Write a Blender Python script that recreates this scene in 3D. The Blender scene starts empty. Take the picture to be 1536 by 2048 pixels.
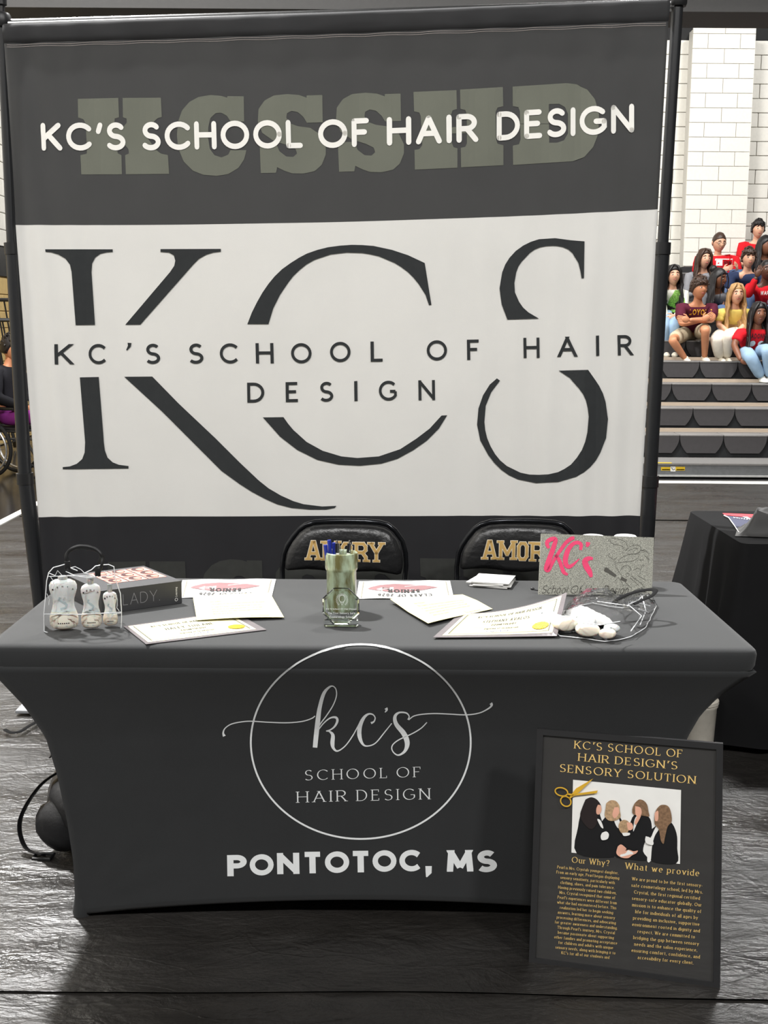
import bpy, bmesh, math, random
from mathutils import Vector, Matrix, noise
from mathutils.bvhtree import BVHTree
from mathutils.geometry import delaunay_2d_cdt
random.seed(7)
sc = bpy.context.scene
COL = sc.collection
# ---------------------------------------------------------------- camera, world, lights, exposure
FPX, PITCH, ROLL, HC = 2400.0, math.radians(8.9), 0.0067, 1.5
cF = Vector((0, math.cos(PITCH), -math.sin(PITCH)))
_U0 = Vector((0, math.sin(PITCH), math.cos(PITCH)))
cR = Vector((1, 0, 0))*math.cos(ROLL) + _U0*math.sin(ROLL)
cU = _U0*math.cos(ROLL) - Vector((1, 0, 0))*math.sin(ROLL)
CAM = Vector((0, 0, HC))
cd = bpy.data.cameras.new('camera'); cam = bpy.data.objects.new('camera', cd); COL.objects.link(cam)
m3 = Matrix((cR, cU, -cF)).transposed()
cam.matrix_world = Matrix.Translation(CAM) @ m3.to_4x4()
cd.sensor_fit = 'HORIZONTAL'; cd.sensor_width = 36.0; cd.lens = 36.0*FPX/1536.0
cd.clip_start = 0.05; cd.clip_end = 200
sc.camera = cam
w = bpy.data.worlds.new('world'); sc.world = w; w.use_nodes = True
w.node_tree.nodes['Background'].inputs[0].default_value = (1.0, 0.99, 0.96, 1)
w.node_tree.nodes['Background'].inputs[1].default_value = 0.09
def area(name, loc, target, sx, sy, power, col=(1, .99, .975)):
    l = bpy.data.lights.new(name, 'AREA'); l.shape = 'RECTANGLE'; l.size = sx; l.size_y = sy; l.energy = power; l.color = col
    o = bpy.data.objects.new(name, l); COL.objects.link(o); o.location = loc
    o.rotation_euler = (Vector(target)-Vector(loc)).to_track_quat('-Z', 'Y').to_euler()
    return o
# high-bay gym lights under the roof: one row behind the stand, one over the visitors
area('gym_light', (-3.1, 6.6, 7.8), (-1.0, 3.0, 0), .4, .35, 1650)
area('gym_light', (2.6, 8.0, 7.8), (2.0, 5.0, 0), .6, .45, 480)
area('gym_light', (-4.6, -3.4, 7.6), (0, 4.7, 1), 1.0, .6, 380)
area('gym_light', (4.6, -3.4, 7.6), (0, 4.7, 1), 1.0, .6, 380)
area('gym_light', (0.0, -3.6, 7.6), (0, 4.7, 1), 1.0, .6, 380)
area('gym_light', (1.5, 12.5, 8.2), (2.5, 15.0, 1), 1.2, .8, 380)
area('gym_light', (5.5, 12.0, 8.2), (4, 15.5, 1.5), 1.2, .8, 400)
area('gym_light', (-3.0, 12.0, 8.2), (-4.0, 13.5, 0), 1.2, .8, 420)
sc.view_settings.view_transform = 'Standard'; sc.view_settings.look = 'None'
sc.view_settings.exposure = 0.14; sc.view_settings.gamma = 1.0; sc.view_settings.use_curve_mapping = False
sc.cycles.transparent_max_bounces = 16; sc.cycles.max_bounces = 8; sc.cycles.caustics_refractive = False; sc.cycles.caustics_reflective = False
# ---------------------------------------------------------------- rays
def ray(x, y):
    return cF + cR*((x-768)/FPX) + cU*((1024-y)/FPX)
def onz(x, y, z):
    d = ray(x, y); return CAM + d*((z-HC)/d.z)
def ony(x, y, Y):
    d = ray(x, y); return CAM + d*(Y/d.y)
def onpl(x, y, P, N):
    d = ray(x, y); return CAM + d*((P-CAM).dot(N)/d.dot(N))
# ---------------------------------------------------------------- materials
def s2l(c):
    return tuple(((v/255)/12.92 if v/255 <= .04045 else ((v/255+.055)/1.055)**2.4) for v in c)
MATS = {}
def mat(name, rgb, rough=.6, metal=0, spec=.5, noise_amt=.08, nscale=30, bump=0, bscale=60, coat=0, trans=0, ior=1.45, sss=0, sheen=0, emis=0, stretch=(1, 1, 1), croug=.05, lin=False):
    if name in MATS: return MATS[name]
    m = bpy.data.materials.new(name); m.use_nodes = True; nt = m.node_tree; b = nt.nodes['Principled BSDF']
    c = rgb if lin else s2l(rgb)
    tc = nt.nodes.new('ShaderNodeTexCoord'); mp = nt.nodes.new('ShaderNodeMapping'); mp.inputs['Scale'].default_value = stretch
    nt.links.new(tc.outputs['Object'], mp.inputs[0])
    n = nt.nodes.new('ShaderNodeTexNoise'); n.inputs['Scale'].default_value = nscale; n.inputs['Detail'].default_value = 4
    nt.links.new(mp.outputs[0], n.inputs['Vector'])
    r = nt.nodes.new('ShaderNodeValToRGB')
    r.color_ramp.elements[0].position = .3; r.color_ramp.elements[1].position = .7
    r.color_ramp.elements[0].color = tuple(v*(1-noise_amt) for v in c)+(1,)
    r.color_ramp.elements[1].color = tuple(min(1, v*(1+noise_amt)) for v in c)+(1,)
    nt.links.new(n.outputs['Fac'], r.inputs[0]); nt.links.new(r.outputs[0], b.inputs['Base Color'])
    b.inputs['Roughness'].default_value = rough; b.inputs['Metallic'].default_value = metal
    b.inputs['Specular IOR Level'].default_value = spec; b.inputs['IOR'].default_value = ior
    b.inputs['Coat Weight'].default_value = coat; b.inputs['Coat Roughness'].default_value = croug
    b.inputs['Transmission Weight'].default_value = trans; b.inputs['Sheen Weight'].default_value = sheen
    if sss: b.inputs['Subsurface Weight'].default_value = sss; b.inputs['Subsurface Scale'].default_value = .02
    if bump:
        n2 = nt.nodes.new('ShaderNodeTexNoise'); n2.inputs['Scale'].default_value = bscale; n2.inputs['Detail'].default_value = 5
        nt.links.new(mp.outputs[0], n2.inputs['Vector'])
        bp = nt.nodes.new('ShaderNodeBump'); bp.inputs['Strength'].default_value = bump; bp.inputs['Distance'].default_value = .01
        nt.links.new(n2.outputs['Fac'], bp.inputs['Height']); nt.links.new(bp.outputs[0], b.inputs['Normal'])
    MATS[name] = m; return m
def film(name, tint=(1, 1, 1), gl=.35, rough=.06, bscale=25, bump=.6):
    m = bpy.data.materials.new(name); m.use_nodes = True; nt = m.node_tree; nt.nodes.remove(nt.nodes['Principled BSDF'])
    out = nt.nodes['Material Output']
    t = nt.nodes.new('ShaderNodeBsdfTransparent'); t.inputs[0].default_value = tint+(1,)
    g = nt.nodes.new('ShaderNodeBsdfGlossy'); g.inputs['Roughness'].default_value = rough
    lw = nt.nodes.new('ShaderNodeLayerWeight'); lw.inputs[0].default_value = gl
    tc = nt.nodes.new('ShaderNodeTexCoord'); n = nt.nodes.new('ShaderNodeTexNoise'); n.inputs['Scale'].default_value = bscale; n.inputs['Detail'].default_value = 3
    nt.links.new(tc.outputs['Object'], n.inputs['Vector'])
    bp = nt.nodes.new('ShaderNodeBump'); bp.inputs['Strength'].default_value = bump; bp.inputs['Distance'].default_value = .02
    nt.links.new(n.outputs['Fac'], bp.inputs['Height'])
    for q in (g.inputs['Normal'], lw.inputs['Normal']): nt.links.new(bp.outputs[0], q)
    mx = nt.nodes.new('ShaderNodeMixShader'); nt.links.new(lw.outputs['Fresnel'], mx.inputs[0]); nt.links.new(t.outputs[0], mx.inputs[1]); nt.links.new(g.outputs[0], mx.inputs[2])
    nt.links.new(mx.outputs[0], out.inputs[0]); MATS[name] = m; return m
# ---------------------------------------------------------------- mesh builder (world coordinates)
class MB:
    def __init__(s): s.v = []; s.f = []; s.mi = []
    def add(s, vs, fs, mi=0):
        o = len(s.v); s.v += [Vector(p) for p in vs]; s.f += [tuple(o+i for i in f) for f in fs]; s.mi += [mi]*len(fs); return s
    def box(s, c, d, mi=0, rot=None, bev=0):
        c = Vector(c); hx, hy, hz = d[0]/2, d[1]/2, d[2]/2
        if bev:
            b = min(bev, hx*.9, hy*.9, hz*.9)
            bm = bmesh.new(); bmesh.ops.create_cube(bm, size=1)
            for v in bm.verts: v.co = Vector((v.co.x*d[0], v.co.y*d[1], v.co.z*d[2]))
            bmesh.ops.bevel(bm, geom=bm.edges[:], offset=b, segments=2, affect='EDGES', profile=.5)
            vs = [v.co.copy() for v in bm.verts]; bm.verts.index_update(); fs = [[v.index for v in f.verts] for f in bm.faces]; bm.free()
        else:
            vs = [Vector((x, y, z)) for x in (-hx, hx) for y in (-hy, hy) for z in (-hz, hz)]
            fs = [(0, 1, 3, 2), (4, 6, 7, 5), (0, 4, 5, 1), (2, 3, 7, 6), (0, 2, 6, 4), (1, 5, 7, 3)]
        if rot: vs = [rot @ v for v in vs]
        return s.add([c+v for v in vs], fs, mi)
    def bx(s, x0, x1, y0, y1, z0, z1, mi=0, bev=0):
        return s.box(((x0+x1)/2, (y0+y1)/2, (z0+z1)/2), (x1-x0, y1-y0, z1-z0), mi, None, bev)
    def tube(s, pts, r, n=10, mi=0, caps=True, flat=1.0, up=None):
        pts = [Vector(p) for p in pts]; R = r if isinstance(r, (list, tuple)) else [r]*len(pts)
        vs = []; fs = []; prev = None
        for i, p in enumerate(pts):
            t = (pts[min(i+1, len(pts)-1)]-pts[max(i-1, 0)])
            if t.length < 1e-9: t = Vector((0, 0, 1))
            t.normalize()
            if prev is None:
                u = Vector(up) if up else (Vector((0, 0, 1)) if abs(t.z) < .9 else Vector((1, 0, 0)))
            else: u = prev
            u = (u - t*u.dot(t))
            if u.length < 1e-6: u = t.orthogonal()
            u.normalize(); prev = u; w_ = t.cross(u)
            for k in range(n):
                a = 2*math.pi*k/n; vs.append(p + u*math.cos(a)*R[i]*flat + w_*math.sin(a)*R[i])
        m = len(pts)
        for i in range(m-1):
            for k in range(n):
                fs.append((i*n+k, i*n+(k+1) % n, (i+1)*n+(k+1) % n, (i+1)*n+k))
        if caps: fs.append(tuple(range(n-1, -1, -1))); fs.append(tuple((m-1)*n+k for k in range(n)))
        return s.add(vs, fs, mi)
    def lathe(s, c, prof, n=24, mi=0, axis=None, sx=1, sy=1):
        c = Vector(c); vs = []; fs = []; m = len(prof)
        q = Vector((0, 0, 1)).rotation_difference(Vector(axis)) if axis else None
        for (r, z) in prof:
            for k in range(n):
                a = 2*math.pi*k/n; v = Vector((r*math.cos(a)*sx, r*math.sin(a)*sy, z))
                vs.append(c + (q @ v if q else v))
        for i in range(m-1):
            for k in range(n): fs.append((i*n+k, i*n+(k+1) % n, (i+1)*n+(k+1) % n, (i+1)*n+k))
        if prof[0][0] > 1e-6: fs.append(tuple(range(n-1, -1, -1)))
        if prof[-1][0] > 1e-6: fs.append(tuple((m-1)*n+k for k in range(n)))
        return s.add(vs, fs, mi)
    def ell(s, c, r, nu=14, nv=10, mi=0, fn=None, rot=None):
        vs = []; fs = []; c = Vector(c)
        for j in range(nv+1):
            ph = math.pi*j/nv
            for i in range(nu):
                th = 2*math.pi*i/nu; d = Vector((math.sin(ph)*math.cos(th), math.sin(ph)*math.sin(th), math.cos(ph)))
                k = fn(d) if fn else 1
                v = Vector((d.x*r[0], d.y*r[1], d.z*r[2]))
                v = v*k if not isinstance(k, Vector) else v+k
                if rot: v = rot @ v
                vs.append(c+v)
        for j in range(nv):
            for i in range(nu): fs.append((j*nu+i, (j+1)*nu+i, (j+1)*nu+(i+1) % nu, j*nu+(i+1) % nu))
        return s.add(vs, fs, mi)
    def grid(s, fn, nu, nv, mi=0, mif=None):
        o = len(s.v)
        for j in range(nv+1):
            for i in range(nu+1): s.v.append(Vector(fn(i/nu, j/nv)))
        for j in range(nv):
            for i in range(nu):
                a = o+j*(nu+1)+i; s.f.append((a, a+1, a+nu+2, a+nu+1)); s.mi.append(mif(i, j) if mif else mi)
        return s
    def prism(s, poly, ex, mi=0):
        """poly: list of 3D points of a planar outline, ex: extrusion vector"""
        n = len(poly); P = [Vector(p) for p in poly]; ex = Vector(ex)
        return s.add(P+[p+ex for p in P], [tuple(range(n-1, -1, -1)), tuple(range(n, 2*n))]+[(i, (i+1) % n, n+(i+1) % n, n+i) for i in range(n)], mi)
    def bvh(s): return BVHTree.FromPolygons(s.v, s.f)
    def build(s, name, mats, parent=None, smooth=True, kind=None, angle=40, sub=0):
        root = Vector(parent['_o']) if parent is not None and '_o' in parent.keys() else Vector((0, 0, 0))
        me = bpy.data.meshes.new(name); me.from_pydata([v-root for v in s.v], [], s.f)
        if not isinstance(mats, (list, tuple)): mats = [mats]
        for m in mats: me.materials.append(m)
        me.polygons.foreach_set('material_index', s.mi)
        bm = bmesh.new(); bm.from_mesh(me)
        if s.fixn(): bmesh.ops.recalc_face_normals(bm, faces=bm.faces)
        if smooth:
            for f in bm.faces: f.smooth = True
            for e in bm.edges:
                if len(e.link_faces) == 2 and e.calc_face_angle(0) > math.radians(angle): e.smooth = False
        bm.to_mesh(me); bm.free(); me.update()
        o = bpy.data.objects.new(name, me); COL.objects.link(o)
        if parent is not None: o.parent = parent; o['_o'] = tuple(root)
        if kind: o['kind'] = kind
        if sub:
            md = o.modifiers.new('sub', 'SUBSURF'); md.levels = sub; md.render_levels = sub
        return o
    def fixn(s): return True
def tag(o, label=None, cat=None, group=None, kind=None):
    if label: o['label'] = label
    if cat: o['category'] = cat
    if group: o['group'] = group
    if kind: o['kind'] = kind
    return o
def thing(name, label, cat, loc=(0, 0, 0), group=None):
    o = bpy.data.objects.new(name, None); COL.objects.link(o); o.location = loc; o.empty_display_size = .1
    o['_o'] = tuple(loc); return tag(o, label, cat, group)
def copy_tree(o, parent=None):
    c = o.copy(); COL.objects.link(c)
    if parent is not None: c.parent = parent
    for ch in list(o.children): copy_tree(ch, c)
    return c
# ---------------------------------------------------------------- lettering (own stroke font)
G = {
'A': (.74, '0,0 .37,1;.37,1 .74,0;.14,.34 .6,.34'), 'B': (.58, '0,0 0,1;0,1 .28,1 @.28,.76,.24,.24,90,-90 0,.52;.28,.52 @.3,.26,.28,.26,90,-90 0,0'),
'C': (.8, '@.46,.5,.46,.5,42,318'), 'D': (.7, '0,0 0,1;0,1 .24,1 @.24,.5,.46,.5,90,-90 0,0'),
'E': (.5, '0,0 0,1;0,1 .48,1;0,.52 .42,.52;0,0 .5,0'), 'F': (.48, '0,0 0,1;0,1 .48,1;0,.52 .4,.52'),
'G': (.84, '@.46,.5,.46,.5,45,330 .84,.25 .84,.46;.84,.46 .54,.46'), 'H': (.68, '0,0 0,1;.68,0 .68,1;0,.52 .68,.52'),
'I': (.0, '0,0 0,1'), 'J': (.36, '.36,1 .36,.2 @.14,.2,.22,.2,0,-120'), 'K': (.62, '0,0 0,1;.58,1 .02,.42;.2,.58 .62,0'),
'L': (.46, '0,0 0,1;0,0 .46,0'), 'M': (.84, '0,0 .06,1;.06,1 .42,.1;.42,.1 .78,1;.78,1 .84,0'), 'N': (.7, '0,0 0,1;0,1 .7,0;.7,0 .7,1'),
'O': (.92, '@.46,.5,.46,.5,0,360'), 'P': (.56, '0,0 0,1;0,1 .28,1 @.28,.74,.28,.26,90,-90 0,.48'), 'Q': (.92, '@.46,.5,.46,.5,0,360;.5,.2 .9,-.1'),
'R': (.6, '0,0 0,1;0,1 .28,1 @.28,.74,.27,.26,90,-90 0,.48;.28,.48 .6,0'), 'S': (.56, '@.3,.75,.25,.25,35,270 @.27,.25,.29,.25,90,-145'),
'T': (.66, '.33,0 .33,1;0,1 .66,1'), 'U': (.68, '0,1 0,.34 @.34,.34,.34,.34,180,360 .68,1'), 'V': (.72, '0,1 .36,0;.36,0 .72,1'),
'W': (1.06, '0,1 .27,0;.27,0 .53,1;.53,1 .79,0;.79,0 1.06,1'), 'X': (.66, '0,0 .66,1;0,1 .66,0'), 'Y': (.68, '.34,0 .34,.45;.34,.45 0,1;.34,.45 .68,1'), 'Z': (.6, '0,1 .6,1;.6,1 0,0;0,0 .6,0'),
'a': (.42, '@.2,.46,.2,.2,150,0 .42,.0;.42,.36 @.21,.19,.21,.19,90,360'), 'b': (.46, '0,0 0,1;@.23,.33,.23,.33,180,-180'), 'c': (.42, '@.25,.33,.25,.33,48,312'),
'd': (.46, '.46,0 .46,1;@.23,.33,.23,.33,0,360'), 'e': (.46, '0,.36 .46,.36 @.23,.33,.23,.33,5,310'), 'f': (.3, '.12,0 .12,.8 @.27,.8,.15,.2,180,70;0,.64 .28,.64'),
'g': (.46, '@.23,.33,.23,.32,0,360;.46,.64 .46,-.08 @.24,-.08,.22,.2,0,-150'), 'h': (.42, '0,0 0,1;0,.42 @.21,.42,.21,.23,180,0 .42,0'), 'i': (0, '0,0 0,.64;0,.86 0,.92'),
'j': (.1, '.1,.64 .1,-.1;.1,.86 .1,.92'), 'k': (.42, '0,0 0,1;.38,.64 .02,.26;.12,.36 .42,0'), 'l': (0, '0,0 0,1'), 'm': (.72, '0,0 0,.64;0,.42 @.18,.42,.18,.23,180,0 .36,0;.36,.42 @.54,.42,.18,.23,180,0 .72,0'),
'n': (.42, '0,0 0,.64;0,.42 @.21,.42,.21,.23,180,0 .42,0'), 'o': (.48, '@.24,.33,.24,.33,0,360'), 'p': (.46, '0,-.28 0,.64;@.23,.33,.23,.33,180,-180'), 'q': (.46, '.46,-.28 .46,.64;@.23,.33,.23,.33,0,360'),
'r': (.28, '0,0 0,.64;0,.4 @.2,.42,.2,.22,180,60'), 's': (.34, '@.18,.48,.15,.16,30,270 @.16,.16,.18,.16,90,-150'), 't': (.28, '.12,.86 .12,.14 @.24,.14,.12,.14,180,280;0,.64 .28,.64'),
'u': (.42, '0,.64 0,.22 @.21,.22,.21,.22,180,360;.42,.64 .42,0'), 'v': (.46, '0,.64 .23,0;.23,0 .46,.64'), 'w': (.7, '0,.64 .18,0;.18,0 .35,.6;.35,.6 .52,0;.52,0 .7,.64'),
'x': (.42, '0,0 .42,.64;0,.64 .42,0'), 'y': (.46, '0,.64 .24,.02;.46,.64 .14,-.28'), 'z': (.4, '0,.64 .4,.64;.4,.64 0,0;0,0 .4,0'),
'0': (.5, '@.25,.5,.25,.5,0,360'), '2': (.5, '@.25,.74,.24,.26,160,-30 0,0;0,0 .5,0'), '6': (.5, '@.25,.3,.25,.3,0,360;.02,.36 @.42,.4,.42,.6,180,100'), '4': (.5, '.38,0 .38,1;.38,1 0,.3;0,.3 .5,.3'),
"'": (.06, '.10,1 .02,.72'), ',': (.06, '.05,.08 -.02,-.18'), '.': (.02, '0,0 0,.06'), '?': (.4, '@.2,.76,.2,.24,170,-70 .2,.28;.2,0 .2,.06'), '-': (.26, '0,.36 .26,.36'), ' ': (.16, ''),
'|': (0, '0,0 0,1'),
}
def glyph_strokes(ch, res=14):
    wd, d = G[ch]; out = []
    for st in d.split(';'):
        if not st.strip(): continue
        pts = []
        for tk in st.split():
            if tk[0] == '@':
                cx, cy, rx, ry, a0, a1 = [float(q) for q in tk[1:].split(',')]
                n = max(4, int(res*abs(a1-a0)/180))
                for i in range(n+1):
                    a = math.radians(a0+(a1-a0)*i/n); pts.append((cx+rx*math.cos(a), cy+ry*math.sin(a)))
            else: pts.append(tuple(float(q) for q in tk.split(',')))
        out.append(pts)
    return wd, out
def stroke_quads(pts, wf, closed=False):
    """variable width outline quads for a 2D polyline; wf(i, direction) -> width"""
    n = len(pts); L = []; Rr = []
    for i in range(n):
        a = pts[max(i-1, 0)] if not (closed and i == 0) else pts[-2]
        b = pts[min(i+1, n-1)] if not (closed and i == n-1) else pts[1]
        dx, dy = b[0]-a[0], b[1]-a[1]; l = math.hypot(dx, dy) or 1e-9; dx /= l; dy /= l
        h = wf(i, (dx, dy))/2; L.append((pts[i][0]-dy*h, pts[i][1]+dx*h)); Rr.append((pts[i][0]+dy*h, pts[i][1]-dx*h))
    return [(L[i], Rr[i], Rr[i+1], L[i+1]) for i in range(n-1)]
def disc2(c, r, n=8):
    return [tuple((c[0]+r*math.cos(2*math.pi*k/n), c[1]+r*math.sin(2*math.pi*k/n)) for k in range(n))]
def clip2(P, ax, lim, sgn):
    out = []; n = len(P)
    for i in range(n):
        a, b = P[i], P[(i+1) % n]; da, db = (a[ax]-lim)*sgn, (b[ax]-lim)*sgn
        if da >= 0: out.append(a)
        if (da > 0 and db < 0) or (da < 0 and db > 0):
            t = da/(da-db); out.append((a[0]+(b[0]-a[0])*t, a[1]+(b[1]-a[1])*t))
    return out
TIX = []
def text2d(s, thick=.12, thin=None, serif=0, rnd=False, track=.2, res=14, subdiv=0, italic=0):
    """-> (polys, width) ; cap height 1"""
    thin = thick if thin is None else thin; x = 0; P = []; TIX.clear()
    it = thin
    def Y(y): return it/2+y*(1-it)
    LV = (0, 1, .64, -.28)
    for idx, ch in enumerate(s):
        wd, sts = glyph_strokes(ch, res)
        for pts in sts:
            q = [[x+thick/2+p[0], Y(p[1])] for p in pts]
            closed = len(q) > 6 and math.hypot(q[0][0]-q[-1][0], q[0][1]-q[-1][1]) < .01
            lo, hi = -9, 9; ser = []
            if not closed and not rnd:
                for e, o in ((0, 1), (-1, -2)):
                    dx, dy = q[e][0]-q[o][0], q[e][1]-q[o][1]; l = math.hypot(dx, dy) or 1; y0 = pts[e][1]
                    lv = [v for v in LV if abs(v-y0) < .01]
                    if lv and abs(dy)/l > .45:
                        sg = 1 if dy > 0 else -1
                        yl = Y(y0)+sg*it/2
                        ex_ = (it/2+thick*.5)/abs(dy)*1.0
                        if sg < 0: lo = yl
                        else: hi = yl
                        if serif: ser.append((q[e][0]+dx/abs(dy)*it/2, yl, -sg))
                        q[e] = [q[e][0]+dx*ex_, q[e][1]+dy*ex_]
                    elif serif and lv and abs(dx)/l > .9 and (ch in 'TZz' or (abs(pts[e][0]) > .01 and ch in 'EFLB')):
                        if ch in 'EFLTZz':
                            sg = -1 if y0 > .5 else 1
                            P.append(((q[e][0]-thin/2, q[e][1]-sg*it/2), (q[e][0]+thin/2, q[e][1]-sg*it/2), (q[e][0]+thin/2, q[e][1]+sg*.2), (q[e][0]-thin/2, q[e][1]+sg*.2)))
            if len(q) == 2 and subdiv:
                m = max(1, int(math.hypot(q[1][0]-q[0][0], q[1][1]-q[0][1])/subdiv)); q = [(q[0][0]+(q[1][0]-q[0][0])*i/m, q[0][1]+(q[1][1]-q[0][1])*i/m) for i in range(m+1)]
            def wf(i, d):
                if thin == thick: return thick
                return thin+(thick-thin)*abs(d[1]*math.cos(.25)-d[0]*math.sin(.25))**1.5
            for g in stroke_quads(q, wf, closed):
                if lo > -8: g = clip2(list(g), 1, lo, 1)
                if hi < 8 and len(g) > 2: g = clip2(list(g), 1, hi, -1)
                if ch in 'MN' and len(g) > 2:
                    g = clip2(clip2(list(g), 0, x-.001, 1), 0, x+wd+thick+.001, -1)
                if len(g) > 2: P.append(tuple(g))
            if rnd:
                for e in (q[0], q[-1]): P += disc2(e, thick/2)
            for (sx, sy, sg) in ser:
                P.append(((sx-serif, sy), (sx+serif, sy), (sx+serif, sy+sg*thin*.9), (sx-serif, sy+sg*thin*.9)))
        TIX.extend([idx]*(len(P)-len(TIX)))
        x += wd+thick+(track if ch != ' ' else track*.6)
    wtot = x-track
    if italic: P = [tuple((p[0]+italic*p[1], p[1]) for p in q) for q in P]
    return P, wtot
class Decal:
    """flat print laid on a surface: 2D pixel outlines -> points of the surface"""
    def __init__(s, hit): s.hit = hit; s.mb = MB()
    def poly(s, pts, mi=0):
        vs = [s.hit(*p) for p in pts]
        if any(v is None for v in vs): return
        s.mb.add(vs, [tuple(range(len(vs)))], mi)
    def text(s, t, p0, p1, capv, **kw):
        mi = kw.pop('mi', 0); P, wd = text2d(t, **kw)
        ex = ((p1[0]-p0[0])/wd, (p1[1]-p0[1])/wd)
        for q in P: s.poly([(p0[0]+ex[0]*u+capv[0]*v, p0[1]+ex[1]*u+capv[1]*v) for u, v in q], mi)
    def letters(s, name, m, parent, t, p0, p1, capv, **kw):
        P, wd = text2d(t, **kw); ix = list(TIX)
        ex = ((p1[0]-p0[0])/wd, (p1[1]-p0[1])/wd)
        for k in sorted(set(ix)):
            d = Decal(s.hit)
            for q, i in zip(P, ix):
                if i == k: d.poly([(p0[0]+ex[0]*u+capv[0]*v, p0[1]+ex[1]*u+capv[1]*v) for u, v in q])
            if d.mb.f: d.build(name, m, parent)
    def centred(s, t, c, wpx, slope, cap, **kw):
        s.text(t, (c[0]-wpx/2, c[1]-slope*wpx/2), (c[0]+wpx/2, c[1]+slope*wpx/2), cap, **kw)
    def line(s, pts, wd, mi=0):
        wl = wd if isinstance(wd, (list, tuple)) else [wd]*len(pts)
        for q in stroke_quads(pts, lambda i, d: wl[i]): s.poly(q, mi)
    def fill(s, pts, step, mi=0):
        """filled outline tessellated so that it follows the surface"""
        n = len(pts); P = []
        for i in range(n):
            a, b = pts[i], pts[(i+1) % n]; m = max(1, int(math.hypot(b[0]-a[0], b[1]-a[1])/step))
            P += [(a[0]+(b[0]-a[0])*k/m, a[1]+(b[1]-a[1])*k/m) for k in range(m)]
        nb = len(P); xs = [p[0] for p in P]; ys = [p[1] for p in P]; V = [Vector(p) for p in P]
        y = min(ys)+step/2
        while y < max(ys):
            x = min(xs)+step/2
            while x < max(xs):
                V.append(Vector((x, y))); x += step
            y += step
        r = delaunay_2d_cdt(V, [], [list(range(nb))], 1, 1e-4)
        vs = [s.hit(v.x, v.y) for v in r[0]]
        fs = [tuple(f) for f in r[2] if all(vs[i] is not None for i in f)]
        vs = [v if v is not None else Vector((0, 0, 0)) for v in vs]
        s.mb.add(vs, fs, mi)
    def build(s, name, mats, parent, label=None):
        used = sorted({i for f in s.mb.f for i in f}); mp = {a: b for b, a in enumerate(used)}
        s.mb.v = [s.mb.v[i] for i in used]; s.mb.f = [tuple(mp[i] for i in f) for f in s.mb.f]
        o = s.mb.build(name, mats, parent, smooth=False); 
        if label: o['label'] = label
        return o
def hit_bvh(bvh, off, tr=lambda x, y: (x, y)):
    def h(x, y):
        x, y = tr(x, y); d = ray(x, y).normalized(); p, n, i, t = bvh.ray_cast(CAM, d)
        if p is None: return None
        return p + (n if n.dot(d) < 0 else -n)*off
    return h
def smooth_poly(pts, it=2, w=None):
    """Catmull-Rom resample of an open polyline; carries widths"""
    out = []; ow = []
    n = len(pts)
    for i in range(n-1):
        p0, p1, p2, p3 = pts[max(i-1, 0)], pts[i], pts[i+1], pts[min(i+2, n-1)]
        for k in range(it*2):
            t = k/(it*2)
            out.append(tuple(.5*((2*p1[j])+(-p0[j]+p2[j])*t+(2*p0[j]-5*p1[j]+4*p2[j]-p3[j])*t*t+(-p0[j]+3*p1[j]-3*p2[j]+p3[j])*t**3) for j in range(len(p1))))
    out.append(tuple(pts[-1])); return out
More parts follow.
